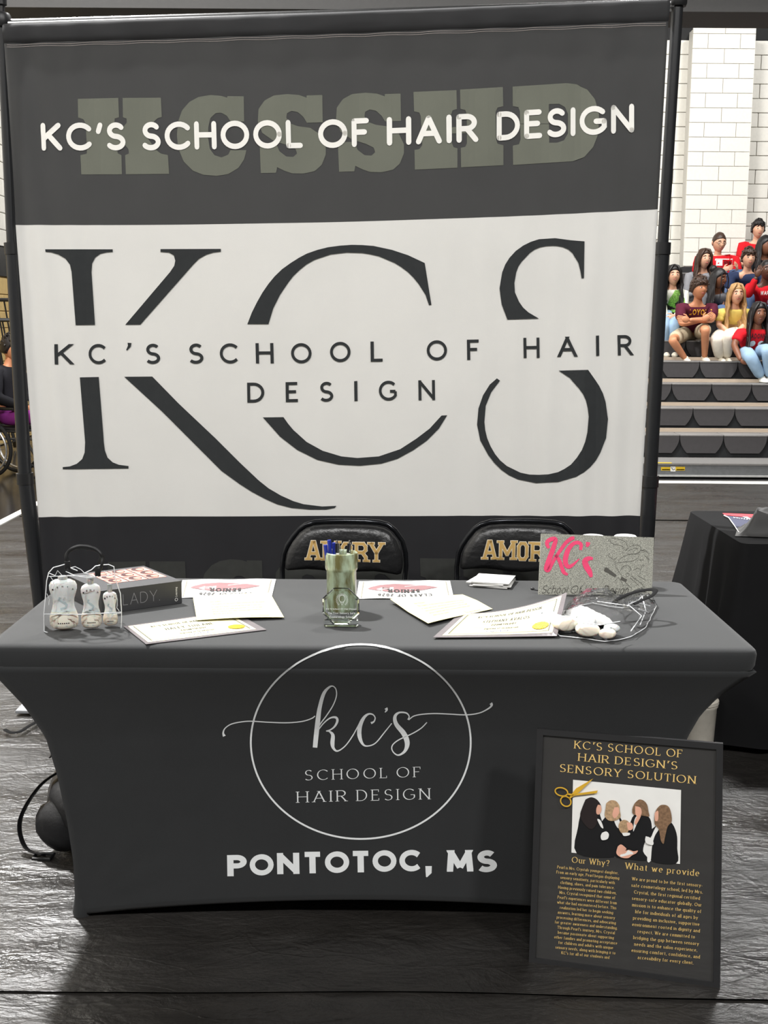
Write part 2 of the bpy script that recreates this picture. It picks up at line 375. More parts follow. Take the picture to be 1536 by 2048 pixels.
# ---------------------------------------------------------------- materials list
m_floor = mat('black_gloss_floor', (34, 33, 33), .18, noise_amt=.1)
m_tarp = mat('grey_vinyl_sheet', (35, 33, 31), .34, spec=.9, noise_amt=.22, nscale=7, bump=.0, stretch=(1, 3, 1))
def tarp_nodes(m):
    nt = m.node_tree; b = nt.nodes['Principled BSDF']
    tc = nt.nodes.new('ShaderNodeTexCoord'); mp = nt.nodes.new('ShaderNodeMapping'); mp.inputs['Scale'].default_value = (1.0, 1.7, 1)
    nt.links.new(tc.outputs['Object'], mp.inputs[0])
    n1 = nt.nodes.new('ShaderNodeTexNoise'); n1.inputs['Scale'].default_value = 5; n1.inputs['Detail'].default_value = 7; n1.inputs['Roughness'].default_value = .6; n1.inputs['Distortion'].default_value = .6
    nt.links.new(mp.outputs[0], n1.inputs['Vector'])
    n2 = nt.nodes.new('ShaderNodeTexVoronoi'); n2.feature = 'DISTANCE_TO_EDGE'; n2.inputs['Scale'].default_value = 4.5
    mp2 = nt.nodes.new('ShaderNodeMapping'); mp2.inputs['Scale'].default_value = (.8, 2.2, 1); mp2.inputs['Rotation'].default_value = (0, 0, .35)
    wn = nt.nodes.new('ShaderNodeTexNoise'); wn.inputs['Scale'].default_value = 2.5
    nt.links.new(tc.outputs['Object'], mp2.inputs[0])
    mxv = nt.nodes.new('ShaderNodeMixRGB'); mxv.inputs[0].default_value = .25; nt.links.new(mp2.outputs[0], mxv.inputs[1]); nt.links.new(wn.outputs['Color'], mxv.inputs[2]); nt.links.new(tc.outputs['Object'], wn.inputs['Vector'])
    nt.links.new(mxv.outputs[0], n2.inputs['Vector'])
    mr = nt.nodes.new('ShaderNodeMapRange'); mr.inputs[1].default_value = 0; mr.inputs[2].default_value = .025; mr.inputs[3].default_value = 1; mr.inputs[4].default_value = 0
    nt.links.new(n2.outputs['Distance'], mr.inputs[0])
    ad = nt.nodes.new('ShaderNodeMath'); ad.operation = 'MULTIPLY_ADD'; ad.inputs[1].default_value = .05
    nt.links.new(mr.outputs[0], ad.inputs[0]); nt.links.new(n1.outputs['Fac'], ad.inputs[2])
    n3 = nt.nodes.new('ShaderNodeTexNoise'); n3.inputs['Scale'].default_value = 55; n3.inputs['Detail'].default_value = 6
    mp3 = nt.nodes.new('ShaderNodeMapping'); mp3.inputs['Scale'].default_value = (.8, 1.2, 1); mp3.inputs['Rotation'].default_value = (0, 0, -.5); nt.links.new(tc.outputs['Object'], mp3.inputs[0]); nt.links.new(mp3.outputs[0], n3.inputs['Vector'])
    ad2 = nt.nodes.new('ShaderNodeMath'); ad2.operation = 'MULTIPLY_ADD'; ad2.inputs[1].default_value = .22; nt.links.new(n3.outputs['Fac'], ad2.inputs[0]); nt.links.new(ad.outputs[0], ad2.inputs[2])
    n4 = nt.nodes.new('ShaderNodeTexNoise'); n4.inputs['Scale'].default_value = 2.2; n4.inputs['Detail'].default_value = 5; nt.links.new(mp2.outputs[0], n4.inputs['Vector'])
    rr4 = nt.nodes.new('ShaderNodeMapRange'); rr4.inputs[1].default_value = .3; rr4.inputs[2].default_value = .7; rr4.inputs[3].default_value = .22; rr4.inputs[4].default_value = .5
    nt.links.new(n4.outputs['Fac'], rr4.inputs[0]); nt.links.new(rr4.outputs[0], b.inputs['Roughness'])
    bp = nt.nodes.new('ShaderNodeBump'); bp.inputs['Strength'].default_value = .8; bp.inputs['Distance'].default_value = .02
    nt.links.new(ad2.outputs[0], bp.inputs['Height']); nt.links.new(bp.outputs[0], b.inputs['Normal'])
tarp_nodes(m_tarp)
m_line = mat('white_court_paint', (215, 212, 205), .4)
m_block = mat('white_painted_block', (226, 223, 214), .6, noise_amt=.03, bump=.25, bscale=18)
m_mortar = mat('painted_mortar', (212, 209, 202), .8, noise_amt=.04)
m_black_wall = mat('black_painted_block', (33, 33, 35), .5, bump=.2, bscale=18)
m_tan = mat('tan_painted_block', (196, 168, 112), .6, noise_amt=.06, bump=.2, bscale=18)
m_tanm = mat('tan_mortar', (165, 140, 92), .8)
m_roof = mat('black_roof_deck', (13, 13, 14), .7)
m_beam = mat('dark_girder', (44, 43, 42), .6)
m_blk = mat('black_plastic', (26, 26, 27), .42, noise_amt=.1)
m_pole = mat('black_powder_coat', (30, 31, 33), .38, noise_amt=.06)
m_chrome = mat('worn_chrome', (190, 190, 190), .22, metal=1)
m_ban_dk = mat('charcoal_banner_cloth', (76, 76, 76), .9, spec=.15, noise_amt=.05, nscale=6, sheen=.2, bump=.05, bscale=400)
m_ban_wh = mat('white_banner_cloth', (230, 229, 226), .9, spec=.15, noise_amt=.025, nscale=3.5, bump=.05, bscale=400)
m_ban_lo = mat('black_lower_band_cloth', (44, 44, 46), .9, spec=.15, noise_amt=.05, nscale=6)
m_ban_gl = mat('dark_grey_lower_print', (58, 59, 57), .9, spec=.15)
def translucent(m, col, amt):
    nt = m.node_tree; b = nt.nodes['Principled BSDF']; t = nt.nodes.new('ShaderNodeBsdfTranslucent'); t.inputs[0].default_value = s2l(col)+(1,)
    mx = nt.nodes.new('ShaderNodeMixShader'); mx.inputs[0].default_value = amt
    nt.links.new(b.outputs[0], mx.inputs[1]); nt.links.new(t.outputs[0], mx.inputs[2]); nt.links.new(mx.outputs[0], nt.nodes['Material Output'].inputs[0])
translucent(m_ban_dk, (140, 140, 140), .34); translucent(m_ban_wh, (225, 224, 220), .25)
m_ban_pk = mat('doubled_cloth_painted_shade', (52, 52, 53), .9, spec=.15, noise_amt=.06, nscale=6)  # pole pocket: same charcoal, darkened in colour for the missing backlight
m_ban_gr = mat('olive_grey_print', (110, 112, 102), .9, spec=.15, noise_amt=.04, nscale=6)
m_ban_ink = mat('black_print', (52, 54, 55), .85, spec=.15, noise_amt=.05)
m_ban_lt = mat('white_print', (240, 238, 232), .85, spec=.15, noise_amt=.02)
m_cloth = mat('black_spandex', (42, 43, 44), .8, spec=.25, noise_amt=.05, nscale=9, sheen=.15, bump=.06, bscale=500)
m_cloth_pr = mat('white_heat_print', (228, 230, 230), .6, noise_amt=.03)
m_cloth2 = mat('black_polyester_cloth', (20, 20, 21), .9, spec=.15, noise_amt=.08, nscale=9)
m_seatface = mat('charcoal_bleacher_plastic', (62, 60, 61), .5, noise_amt=.06, bump=.1, bscale=200)
m_gap = mat('dark_bleacher_gap', (22, 24, 26), .7)
m_seattop = mat('grey_bleacher_rail', (120, 118, 116), .45)
m_wood = mat('pale_bleacher_board', (176, 160, 142), .5, noise_amt=.12, nscale=8, stretch=(1, 20, 20))
m_steel = mat('galvanised_steel', (128, 130, 132), .4, metal=.6, noise_amt=.08)
m_stlt = mat('pale_steel_edge', (205, 205, 203), .4, metal=.2)
m_yel = mat('yellow_sticker', (226, 188, 40), .5)
m_white = mat('white_plain', (235, 234, 230), .5, noise_amt=.02)
m_black = mat('black_ink', (24, 24, 25), .6)
# ---------------------------------------------------------------- setting
XL, YB = -4.75, 18.4
f = MB().bx(XL, 9, -6, YB, -.12, -.004).build('floor', m_floor, kind='structure')
ln = MB().bx(-2.93, -2.86, -6, 11.66, -.004, .004); ln.bx(-2.86, 9, 11.44, 11.66, -.004, .004)
ln.build('trim_1', m_line, kind='structure')['label'] = 'white boundary line painted on the gym floor'
r = MB().bx(XL-.3, 9, -6, YB+.3, 8.6, 8.8).build('ceiling', m_roof, kind='structure')
def block_wall(root, axis, a0, a1, z0, z1, pos, face, mb_mat, name='block', bw=.4064, bh=.2032, dep=.05, prior=None, limit=300):
    """running-bond blocks; axis 'x' -> wall across, at y=pos facing -y; axis 'y' -> wall along y at x=pos facing +x"""
    nr = int(round((z1-z0)/bh)); cnt = 0; rest = MB(); cells = []
    for j in range(nr):
        off = -bw/2 if j % 2 else 0; x = a0+off
        while x < a1-.02:
            xa, xb = max(x, a0), min(x+bw, a1)
            if xb-xa > .04: cells.append((xa, xb, z0+j*bh, z0+(j+1)*bh))
            x += bw
    if prior: cells.sort(key=prior)
    shared = {}
    for (xa, xb, za, zb) in cells:
        g = .004; L = xb-xa-2*g; hh = zb-za-2*g; key = (round(L, 3), round(hh, 3))
        cx, cz = (xa+xb)/2, (za+zb)/2
        if cnt < limit:
            me = shared.get(key)
            if me is None:
                mb = MB()
                if axis == 'x': mb.box((0, -dep/2, 0), (L, dep, hh), 0, None, .006)
                else: mb.box((dep/2, 0, 0), (dep, L, hh), 0, None, .006)
                o = mb.build(name, mb_mat, smooth=False); me = o.data; shared[key] = me
            else: o = bpy.data.objects.new(name, me); COL.objects.link(o)
            o.parent = root; o.location = (cx, pos, cz) if axis == 'x' else (pos, cx, cz); cnt += 1
        else:
            if axis == 'x': rest.bx(xa+g, xb-g, pos-dep, pos, za+g, zb-g)
            else: rest.bx(pos, pos+dep, xa+g, xb-g, za+g, zb-g)
    if rest.v: rest.build(name, mb_mat, root, smooth=False, kind='stuff')
ZT = 5.62   # top of the white block
wb = MB().bx(XL-.3, 9, YB, YB+.3, 0, 8.6).build('wall_back', m_mortar, kind='structure')
bw_ = MB().bx(XL, 9, YB-.052, YB, ZT, 8.6).build('black_upper_panel', m_roof, wb, smooth=False)
MB().bx(XL, 9, YB-.052, YB, 0, 2.36).build('black_lower_panel', m_black_wall, wb, smooth=False)
block_wall(wb, 'x', XL+.06, 9.0, 2.37, ZT, YB, -1, m_block, prior=lambda c: abs((c[0]+c[1])/2-5.0))
# pilaster
pil = MB().bx(4.40, 5.22, YB-.42, YB-.052, 0, ZT+.1).build('pilaster', m_mortar, wb, smooth=False)
pb = MB(); z = 2.37; j = 0
while z < ZT+.05:
    spl = [(4.36, 4.82, 5.26), (4.36, 4.58, 5.04, 5.26)][j % 2]
    for k in range(len(spl)-1): pb.bx(spl[k]+.004, spl[k+1]-.004, YB-.44, YB-.40, z+.004, min(z+.199, ZT+.12)); 
    z += .2032; j += 1
pb.build('pilaster_block', m_block, pil, smooth=False, kind='stuff')
MB().bx(4.36, 5.26, YB-.44, YB-.1, 0, 2.36).build('pilaster_base', m_black_wall, pil, smooth=False)
cdt = MB().tube([(4.16, YB-.08, 2.5), (4.16, YB-.08, 8.5)], .02, 8).build('conduit', m_mortar, wb)
wl = MB().bx(XL-.3, XL, -6, YB, 0, 8.6).build('wall_left', m_mortar, kind='structure')
MB().bx(XL, XL+.052, 6, YB-.06, ZT, 8.6).build('black_upper_panel', m_roof, wl, smooth=False)
MB().bx(XL, XL+.056, 6, YB-.06, 2.05, 2.40).build('black_stripe', m_black_wall, wl, smooth=False)
block_wall(wl, 'y', 6.0, YB-.06, 2.41, ZT, XL, 1, m_block, prior=lambda c: abs((c[0]+c[1])/2-15), limit=250)
tb = MB().bx(XL, XL+.03, 6, YB-.06, 0, 2.05).build('tan_backing', m_tanm, wl, smooth=False)
block_wall(wl, 'y', 6.0, YB-.06, .0, 2.04, XL, 1, m_tan, name='tan_block', prior=lambda c: abs((c[0]+c[1])/2-15), limit=140)
gd = MB().bx(XL, 9, 8.7, 8.95, 3.65, 4.30); gd.bx(XL, 9, 8.6, 9.05, 3.615, 3.65); gd.bx(XL, 9, 8.6, 9.05, 4.30, 4.33)
tag(gd.build('roof_girder', m_beam, smooth=False), 'dark steel roof girder crossing above the backdrop', 'girder', kind='structure')
# floor covering: overlapping vinyl sheets
seams = [(-1.2, 2.56), (2.50, 3.72), (3.64, 5.6), (5.52, 7.36), (7.28, 9.3), (9.22, 11.42)]
labs = ['grey crinkled vinyl floor sheet nearest the camera, in front of the table',
        'grey crinkled vinyl floor sheet directly under the logo table',
        'grey crinkled vinyl floor sheet under the backdrop base',
        'grey crinkled vinyl floor sheet just behind the backdrop',
        'grey crinkled vinyl floor sheet second from the bleachers',
        'grey crinkled vinyl floor sheet lying along the bleacher base']
for i, (y0, y1) in enumerate(seams):
    zb = .002+.0045*(i % 2)
    nx, ny = 230, max(20, int((y1-y0)/.045))
    x0, x1 = (-2.84, 6.0)
    def fn(u, v, y0=y0, y1=y1, zb=zb, i=i):
        x = x0+(x1-x0)*u; y = y0+(y1-y0)*v+.012*math.sin(x*1.7+i*2)+.006*math.sin(x*5.1+i)
        hgt = 0
        a = noise.noise((x*.55+i*7, y*4.2, .3)); hgt += .006*max(0, a)
        b = noise.noise((x*1.6, y*11+i*3, 5.1)); hgt += .0030*max(0, b)
        c_ = 1-abs(noise.noise((x*1.1+y*.7, y*2.4-x*.5, 9.7+i)))*9; hgt += .0035*max(0, c_)
        edge = min(v, 1-v)*(y1-y0)
        hgt += .004*math.exp(-(edge/.02)**2)
        e2 = min(1, edge/.25) if not (2.6 < y < 3.7) else min(1, edge/.25)
        return (x, y, zb+hgt*(.35+.65*e2))
    g = MB().grid(fn, nx, ny)
    tag(g.build('vinyl_floor_sheet', m_tarp), labs[i], 'floor cover')
# ---------------------------------------------------------------- bleachers
BX0, BX1 = .6, 7.2
bl = thing('bleachers', 'grey and black stadium bleachers on the right behind the backdrop', 'bleachers', (0, 12, 0))
def rowz(k): return .38+.235*k
def rowy(k): return 12.5+.65*k
fb = MB().bx(BX0, BX1, 11.95, 12.0, .02, .125); fb.build('front_panel', m_steel, bl, smooth=False)
MB().bx(BX0, BX1, 11.90, 11.99, .012, .026).build('bottom_edge', m_stlt, bl, smooth=False)
MB().bx(BX0, BX1, 11.93, 12.7, .126, .142).build('tread', m_seattop, bl, smooth=False)
MB().bx(BX0, BX1, 12.05, 12.10, -.004, .11).build('toe_space', m_gap, bl, smooth=False)
dmb = Decal(lambda x, y: onpl(x, y, Vector((0, 11.945, 0)), Vector((0, 1, 0))))
dmb.poly([(1322, 934), (1341, 934), (1341, 941), (1322, 941)], 0); dmb.poly([(1341, 933), (1351, 933), (1351, 943), (1341, 943)], 1)
dmb.poly([(1351, 933.5), (1370, 933.5), (1370, 941), (1351, 941)], 0); dmb.poly([(1324, 938), (1340, 938), (1340, 940), (1324, 940)], 2); dmb.poly([(1353, 938), (1369, 938), (1369, 940), (1353, 940)], 2)
dmb.line([(1343, 935), (1346, 940), (1350, 938)], 1.4, 2)
dmb.build('warning_sticker', [m_yel, m_white, m_black], bl, 'yellow and black warning sticker')
MB().bx(2.72, 2.88, 11.94, 11.99, .142, .146).build('yellow_tape', m_yel, bl, smooth=False)
# one seat module: charcoal face narrowing downwards in a curve, grey lip on top
MW = .457
prof = []
for t in range(9):
    a = t/8; prof.append((MW/2-.004-.075*a**2.2*1.0, -.015-.175*a))
face = [(p[0], p[1]) for p in prof]+[(-p[0], p[1]) for p in reversed(prof)]
sm = MB().prism([(x, -.02, z) for x, z in face], (0, .03, 0))
rows = 9
me_face = None; me_lip = None
for k in range(rows):
    y, z = rowy(k), rowz(k)
    MB().bx(BX0, BX1, y+.015, y+.05, z-.235, z-.012).build('row_riser', m_gap, bl, smooth=False)
    if k < rows-1:
        MB().bx(BX0, BX1, y+.30, y+.33, z+.004, z+.042).build('deck_nosing', m_wood, bl, smooth=False)
        MB().bx(BX0, BX1, y+.26, y+.70, z-.02, z+.004).build('deck_board', m_seattop, bl, smooth=False)
    n = int((BX1-BX0)/MW); offx = [.12, .0, .28, .1, .3, .05, .2, .33, .1][k]
    offx = {0: 2.935, 1: 2.77, 2: 2.68, 3: 2.70}.get(k, 2.70+.11*k) % MW
    i = 0; x = BX0+MW/2+offx
    while x < BX1-MW/2:
        if me_face is None:
            o = sm.build('seat_face', m_seatface, smooth=False); me_face = o.data
            l_ = MB().box((0, .11, -.006), (MW-.008, .27, .016), 0, None, .004).build('seat_top', m_seattop); me_lip = l_.data
        else:
            o = bpy.data.objects.new('seat_face', me_face); l_ = bpy.data.objects.new('seat_top', me_lip); COL.objects.link(o); COL.objects.link(l_)
        o.parent = bl; o.location = (x, y-12, z); l_.parent = bl; l_.location = (x, y-12, z)
        x += MW
# ---------------------------------------------------------------- backdrop
PL, PR = Vector((-1.40, 4.70, 0)), Vector((1.03, 4.60, 0))
bdir = (PR-PL).normalized(); bN = Vector((bdir.y, -bdir.x, 0)); bN = bN if bN.y < 0 else -bN
def lerp3(a, b, c, t): # quadratic through t=0,.5,1
    return a*(2*(t-.5)*(t-1)) + b*(-4*t*(t-1)) + c*(2*t*(t-.5))
ROWS = [((11, 51), 27.5, (1337, 1)), ((13, 90), 70, (1334, 46)), ((36, 451), 445, (1313, 420)), ((82, 1032), 1030, (1278, 1030)), ((108, 1400), 1405, (1266, 1385))]
SEG = [8, 34, 44, 20]
ban = thing('fabric_banner', 'tall charcoal and white fabric banner with school name and big letters, hung behind the table', 'banner', (-.2, 4.65, 1.3))
def ripple(u, z, s):
    """small hanging folds; u 0..1 across, s metres"""
    e_r = max(0, (u-.62)/.38); e_l = max(0, 1-u/.16)
    w_ = .0035*math.sin(s*9+.6*math.sin(z*2.1))
    w_ += .010*e_r*math.sin(s*46+1.2*math.sin(z*1.3))*(.55+.45*math.sin(z*1.1+1))
    w_ += .007*e_l*math.sin(s*55+z*5*(1 if z > 1.9 else .3))
    w_ += .004*noise.noise((s*3, z*.8, 2.2))
    w_ += .0035*math.sin(s*31+z*.6)*max(0, min(1, (z-2.0)*3))
    return w_
NU = 190
bmb = MB()
base = 0
pts_rows = []; rmat = []; 
for sgi in range(4):
    A, B = ROWS[sgi], ROWS[sgi+1]
    for j in range(SEG[sgi]+(1 if sgi == 3 else 0)):
        t = j/SEG[sgi]; row = []
        for i in range(NU+1):
            u = i/NU
            xa = A[0][0]+(A[2][0]-A[0][0])*u; xb = B[0][0]+(B[2][0]-B[0][0])*u
            ya = lerp3(A[0][1], A[1], A[2][1], u); yb = lerp3(B[0][1], B[1], B[2][1], u)
            p = onpl(xa+(xb-xa)*t, ya+(yb-ya)*t, PL, bN)
            off = ripple(u, p.z, u*2.45)
            if sgi == 0: off = off*t + .014*math.sqrt(max(0, 1-(2*t-1)**2)) + .002*noise.noise((u*30, t*3, 0))
            row.append(p+bN*(off+.024))
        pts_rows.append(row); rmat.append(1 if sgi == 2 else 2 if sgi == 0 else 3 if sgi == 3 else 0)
bmb.v = [p for r_ in pts_rows for p in r_]
for j in range(len(pts_rows)-1):
    for i in range(NU):
        a = j*(NU+1)+i; bmb.f.append((a, a+1, a+NU+2, a+NU+1)); bmb.mi.append(rmat[j])
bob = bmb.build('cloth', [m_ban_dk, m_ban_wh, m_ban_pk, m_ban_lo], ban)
sol = bob.modifiers.new('thick', 'SOLIDIFY'); sol.thickness = .0012; sol.offset = -1 
bb = bmb.bvh()
def cA(p): return (70+p[0]/2.438, 470+p[1]/2.438)
def cB(p): return (480+p[0]/1.873, 470+p[1]/1.873)
def cC(p): return (60+p[0]/2.194, 150+p[1]/2.194)
def cD(p): return (700+p[0]/2.56, 150+p[1]/2.56)
D = Decal(hit_bvh(bb, .0035))
BIG = [(cA, [(50,70),(380,70),(380,83),(350,85),(320,92),(295,110),(280,140),(277,180),(294,438),(200,440),(180,180),(172,145),(150,115),(115,95),(80,85),(52,83)]),
 (cA, [(613,69),(907,68),(907,82),(870,86),(835,97),(800,117),(775,142),(515,437),(441,438),(660,180),(680,150),(685,125),(678,100),(655,86),(613,83)]),
 (cA, [(220,694),(312,692),(337,1010),(342,1050),(355,1085),(380,1108),(410,1120),(457,1126),(457,1138),(137,1142),(137,1131),(170,1128),(205,1115),(232,1092),(244,1060),(246,1010)]),
 (cA, [(436,691),(573,690),(700,820),(880,990),(1000,1110),(1090,1195),(1140,1235),(1200,1270),(1260,1297),(1310,1312),(1400,1323),(1470,1320),(1462,1330),(1420,1338),(1340,1338),(1250,1330),(1180,1312),(1120,1285),(1060,1253),(1000,1215),(910,1150),(800,1040),(620,860)]),
 (cB, [(28,334),(45,290),(65,250),(85,215),(107,183),(130,155),(158,128),(190,105),(220,86),(250,70),(290,56),(330,46),(375,40),(420,37),(460,38),(500,41),(570,56),(630,76),(692,105),(717,262),(708,263),(695,225),(670,185),(650,160),(630,140),(605,121),(580,105),(520,80),(490,73),(460,68),(400,66),(340,73),(280,93),(250,110),(225,130),(200,154),(180,180),(150,225),(125,275),(107,334)]),
 (cB, [(86,683),(163,682),(180,706),(200,730),(250,775),(310,808),(380,829),(440,835),(520,829),(600,802),(660,763),(710,725),(755,676),(776,675),(745,725),(700,770),(650,805),(590,838),(530,856),(450,864),(370,860),(290,842),(215,805),(150,755)]),
 (cB, [(1002,317),(1120,313),(1080,290),(1060,272),(1045,250),(1030,215),(1028,180),(1035,140),(1043,118),(1055,100),(1085,68),(1103,55),(1125,46),(1147,42),(1170,41),(1190,42),(1210,46),(1230,55),(1245,68),(1268,105),(1275,132),(1280,162),(1289,162),(1291,24),(1240,20),(1180,12),(1120,16),(1088,26),(1060,40),(1033,60),(1010,85),(994,110),(982,140),(972,200),(980,260)]),
 (cB, [(962,537),(974,545),(940,590),(920,640),(915,700),(918,730),(925,760),(938,791),(955,820),(975,844),(1000,865),(1050,890),(1085,897),(1120,898),(1155,896),(1190,888),(1215,876),(1240,860),(1262,834),(1280,805),(1292,774),(1300,740),(1305,680),(1302,650),(1295,620),(1285,597),(1270,575),(1235,535),(1193,508),(1303,505),(1345,565),(1360,594),(1370,625),(1379,690),(1372,760),(1350,815),(1333,844),(1310,870),(1287,889),(1260,905),(1190,925),(1110,929),(1040,915),(1008,900),(980,880),(953,854),(930,825),(900,770),(888,710),(893,650),(910,600),(935,560)])]
for f_, P in BIG:
    D.fill([f_(p) for p in P], 11); D.build('printed_letter', m_ban_ink, ban); D = Decal(D.hit)
mids = "KC'SSCHOO"
mx = [(97,185),(263,350),(447,468),(540,612),(750,823),(903,993),(1078,1165),(1250,1350)]
my = [631,630,629,629,628,627,626,626]
for ch, (a, b), yb in zip(mids, mx, my):
    if ch == "'": D.line([cA((462, 526)), cA((461, 542)), cA((448, 562))], [8, 6, 2.5]); D.build('small_letter', m_ban_ink, ban); D = Decal(D.hit)
    else: D.letters('small_letter', m_ban_ink, ban, ch, cA((a, yb)), cA((b, yb-.5)), (-1, -40.5), thick=.15, subdiv=.25)
for ch, a, b, yb in [('O',193,270,478),('O',338,415,476.5),('L',490,541,475),('O',700,776,470.5),('F',851,901,468),('H',1062,1123,461),('A',1190,1263,457),('I',1333,1345,453),('R',1415,1469,451)]:
    if ch == 'O' and a == 193: continue
    D.letters('small_letter', m_ban_ink, ban, ch, cB((a, yb)), cB((b, yb-1)), (-.6, -40.5), thick=.15, subdiv=.25)
for ch, a, b, yb in [('D',28,92,628),('E',172,223,626),('S',298,350,625),('I',429,441,622.5),('G',521,588,621),('N',669,731,619)]:
    D.letters('small_letter', m_ban_ink, ban, ch, cB((a, yb)), cB((b, yb-1)), (-.6, -40), thick=.15, subdiv=.25)
S1 = [(210,105),(388,101),(391,186),(372,192),(372,215),(400,240),(425,210),(424,192),(408,186),(407,101),(575,100),(579,185),(560,190),(545,205),(500,255),(555,330),(575,345),(606,352),(611,434),(421,436),(418,352),(435,345),(432,325),(410,300),(385,325),(385,343),(402,352),(404,436),(226,437),(222,352),(250,345),(250,325),(245,215),(235,195),(212,187)]
S2 = [(866,93),(938,94),(940,205),(880,205),(865,180),(840,166),(815,168),(792,190),(783,230),(783,280),(790,325),(810,352),(840,362),(870,350),(880,330),(950,330),(940,370),(915,408),(870,435),(820,443),(760,438),(715,420),(675,380),(650,320),(645,265),(650,205),(668,155),(700,118),(740,97),(790,88),(840,92),(866,100)]
S3 = [(1214,100),(1214,90),(1283,88),(1285,208),(1215,210),(1200,185),(1175,163),(1148,158),(1128,168),(1125,188),(1140,212),(1175,225),(1230,232),(1275,262),(1298,310),(1298,350),(1280,395),(1250,422),(1200,433),(1150,432),(1115,420),(1085,405),(1080,429),(1013,431),(1008,300),(1080,300),(1095,335),(1125,358),(1155,360),(1172,345),(1165,325),(1130,308),(1070,290),(1020,255),(1000,205),(1003,150),(1030,112),(1070,90),(1130,84),(1180,88)]
S4 = [(p[0]+343, p[1]-6) for p in S3]
T1 = [(325,87),(545,78),(547,175),(525,182),(517,205),(520,268),(598,262),(597,200),(590,180),(565,174),(563,75),(782,62),(784,160),(755,168),(745,190),(748,330),(755,352),(785,360),(785,462),(568,473),(567,373),(590,368),(598,350),(598,298),(520,300),(522,350),(530,370),(550,376),(550,475),(332,485),(330,384),(355,380),(370,360),(362,210),(355,193),(328,187)]
T2 = [(832,60),(1110,42),(1160,48),(1215,75),(1255,125),(1275,200),(1272,300),(1245,370),(1200,420),(1140,442),(835,461),(833,362),(865,355),(873,330),(870,190),(862,165),(833,160),(832,130),(1018,150),(1070,148),(1100,165),(1115,200),(1115,300),(1095,335),(1060,347),(1020,347),(1018,150.5),(832,130.5)]
T2 = [(832,60),(1110,42),(1160,48),(1215,75),(1255,125),(1275,200),(1272,300),(1245,370),(1200,420),(1140,442),(835,461),(833,362),(865,355),(873,330),(871,252),(1019,252),(1020,347),(1060,347),(1095,335),(1115,300),(1115,200),(1100,165),(1070,148),(1018,150),(1018,250),(871,250),(870,190),(862,165),(833,160)]
D = Decal(hit_bvh(bb, .002))
ALL = [[cC(p) for p in q] for q in (S1, S2, S3, S4)]+[[cD(p) for p in q] for q in (T1, T2)]
for q in ALL:
    D.fill(q, 13); D.build('slab_letter', m_ban_gr, ban); D = Decal(D.hit)
# the same word again on the lower band, only its top shows above the table
low_dx = 60
for q in ALL[:6]:
    qq = [(215+(p[0]-155)*.93, 1122+(p[1]-196)*.93+(p[0]-155)*.006+ (0 if p[0] < 800 else (p[0]-800)*.045)) for p in q]
    D.fill(qq, 13); D.build('slab_letter', m_ban_gl, ban); D = Decal(D.hit)
D = Decal(hit_bvh(bb, .0045))
for t, a, b, cv in [("KC'S", (84, 302), (252, 301), (-2, -56)), ("SCHOOL", (284, 301.5), (606, 296.5), (-1.5, -57)), ("OF", (637, 297.5), (739, 293.5), (-1, -57.5)), ("HAIR", (774, 292), (957, 284.5), (-.5, -57.5)), ("DESIGN", (993, 282), (1268, 265.5), (0, -58))]:
    D.letters('white_letter', m_ban_lt, ban, t, a, b, cv, thick=.19, rnd=True, subdiv=.2, track=.16)
D = Decal(hit_bvh(bb, .0015))
for dy in (0, 4):
    D.line([(14+1318*i/120, lerp3(90, 70, 46, i/120)+dy+.8*math.sin(i*.7)) for i in range(121)], .9)
D.build('stitching', mat('pale_thread', (150, 142, 138), .8), ban, 'pale double line of stitching')
# stand of the banner
bs = thing('backdrop_stand', 'black telescopic pole frame holding up the fabric banner', 'backdrop stand', (-.2, 4.66, 0))
def pole(top, mid, j1, low, lowz, name='pole'):
    pt = Vector(top); pm = Vector(mid); pl = Vector(low); pf = pl+(pl-pm)*(pl.z/(pm.z-pl.z)); pf.z = .02
    MB().tube([pf, pm], .030, 14).build('lower_pole', m_pole, bs)
    MB().tube([pm, pt], .0215, 14).build('upper_pole', m_pole, bs)
    return pf
LT, LM1, LM2, LB = ony(4, 38, 4.72), ony(25, 497, 4.72), ony(50, 957, 4.72), ony(73, 1140, 4.72)
RT, RM1, RM2, RB = ony(1356, -4, 4.62), ony(1325, 497, 4.62), ony(1300, 962, 4.62), ony(1294, 1060, 4.62)
feet = []
for T, M1, M2, B, wn in ((LT, LM1, LM2, LB, 'l'), (RT, RM1, RM2, RB, 'r')):
    d = (B-M2).normalized(); foot = M2+d*(M2.z-.02)/(-d.z)
    MB().tube([foot, M2], .0305, 16).build('lower_pole', m_pole, bs)
    MB().tube([M2, M1], .0265, 16).build('middle_pole', m_pole, bs)
    MB().tube([M1, T], .021, 16).build('upper_pole', m_pole, bs)
    for q, rr in ((M1, .031), (M2, .034)):
        dd = (T-foot).normalized(); MB().tube([q-dd*.022, q+dd*.022], rr, 16).build('collar', m_blk, bs)
    MB().lathe(T+Vector((0, 0, -.03)), [(.03, 0), (.034, .01), (.034, .04), (.028, .05), (.012, .055), (.012, .075), (.02, .08), (.02, .1), (.0, .105)], 16).build('top_clamp', m_blk, bs)
    feet.append(foot)
MB().tube([LT+Vector((0, 0, -.02)), (LT+RT)/2+Vector((0, 0, -.022)), RT+Vector((0, 0, -.02))], .019, 14).build('crossbar', m_chrome, bs)
for q in feet:
    x, y = q.x, q.y
    MB().bx(min(x-.06, x-.03+(-.17 if x > 0 else 0)), x+(.36 if x < 0 else .03), y-.29, y+.2, .012, .026, bev=.004).build('base_plate', mat('silver_base_plate', (150, 152, 156), .35, metal=.3), bs)
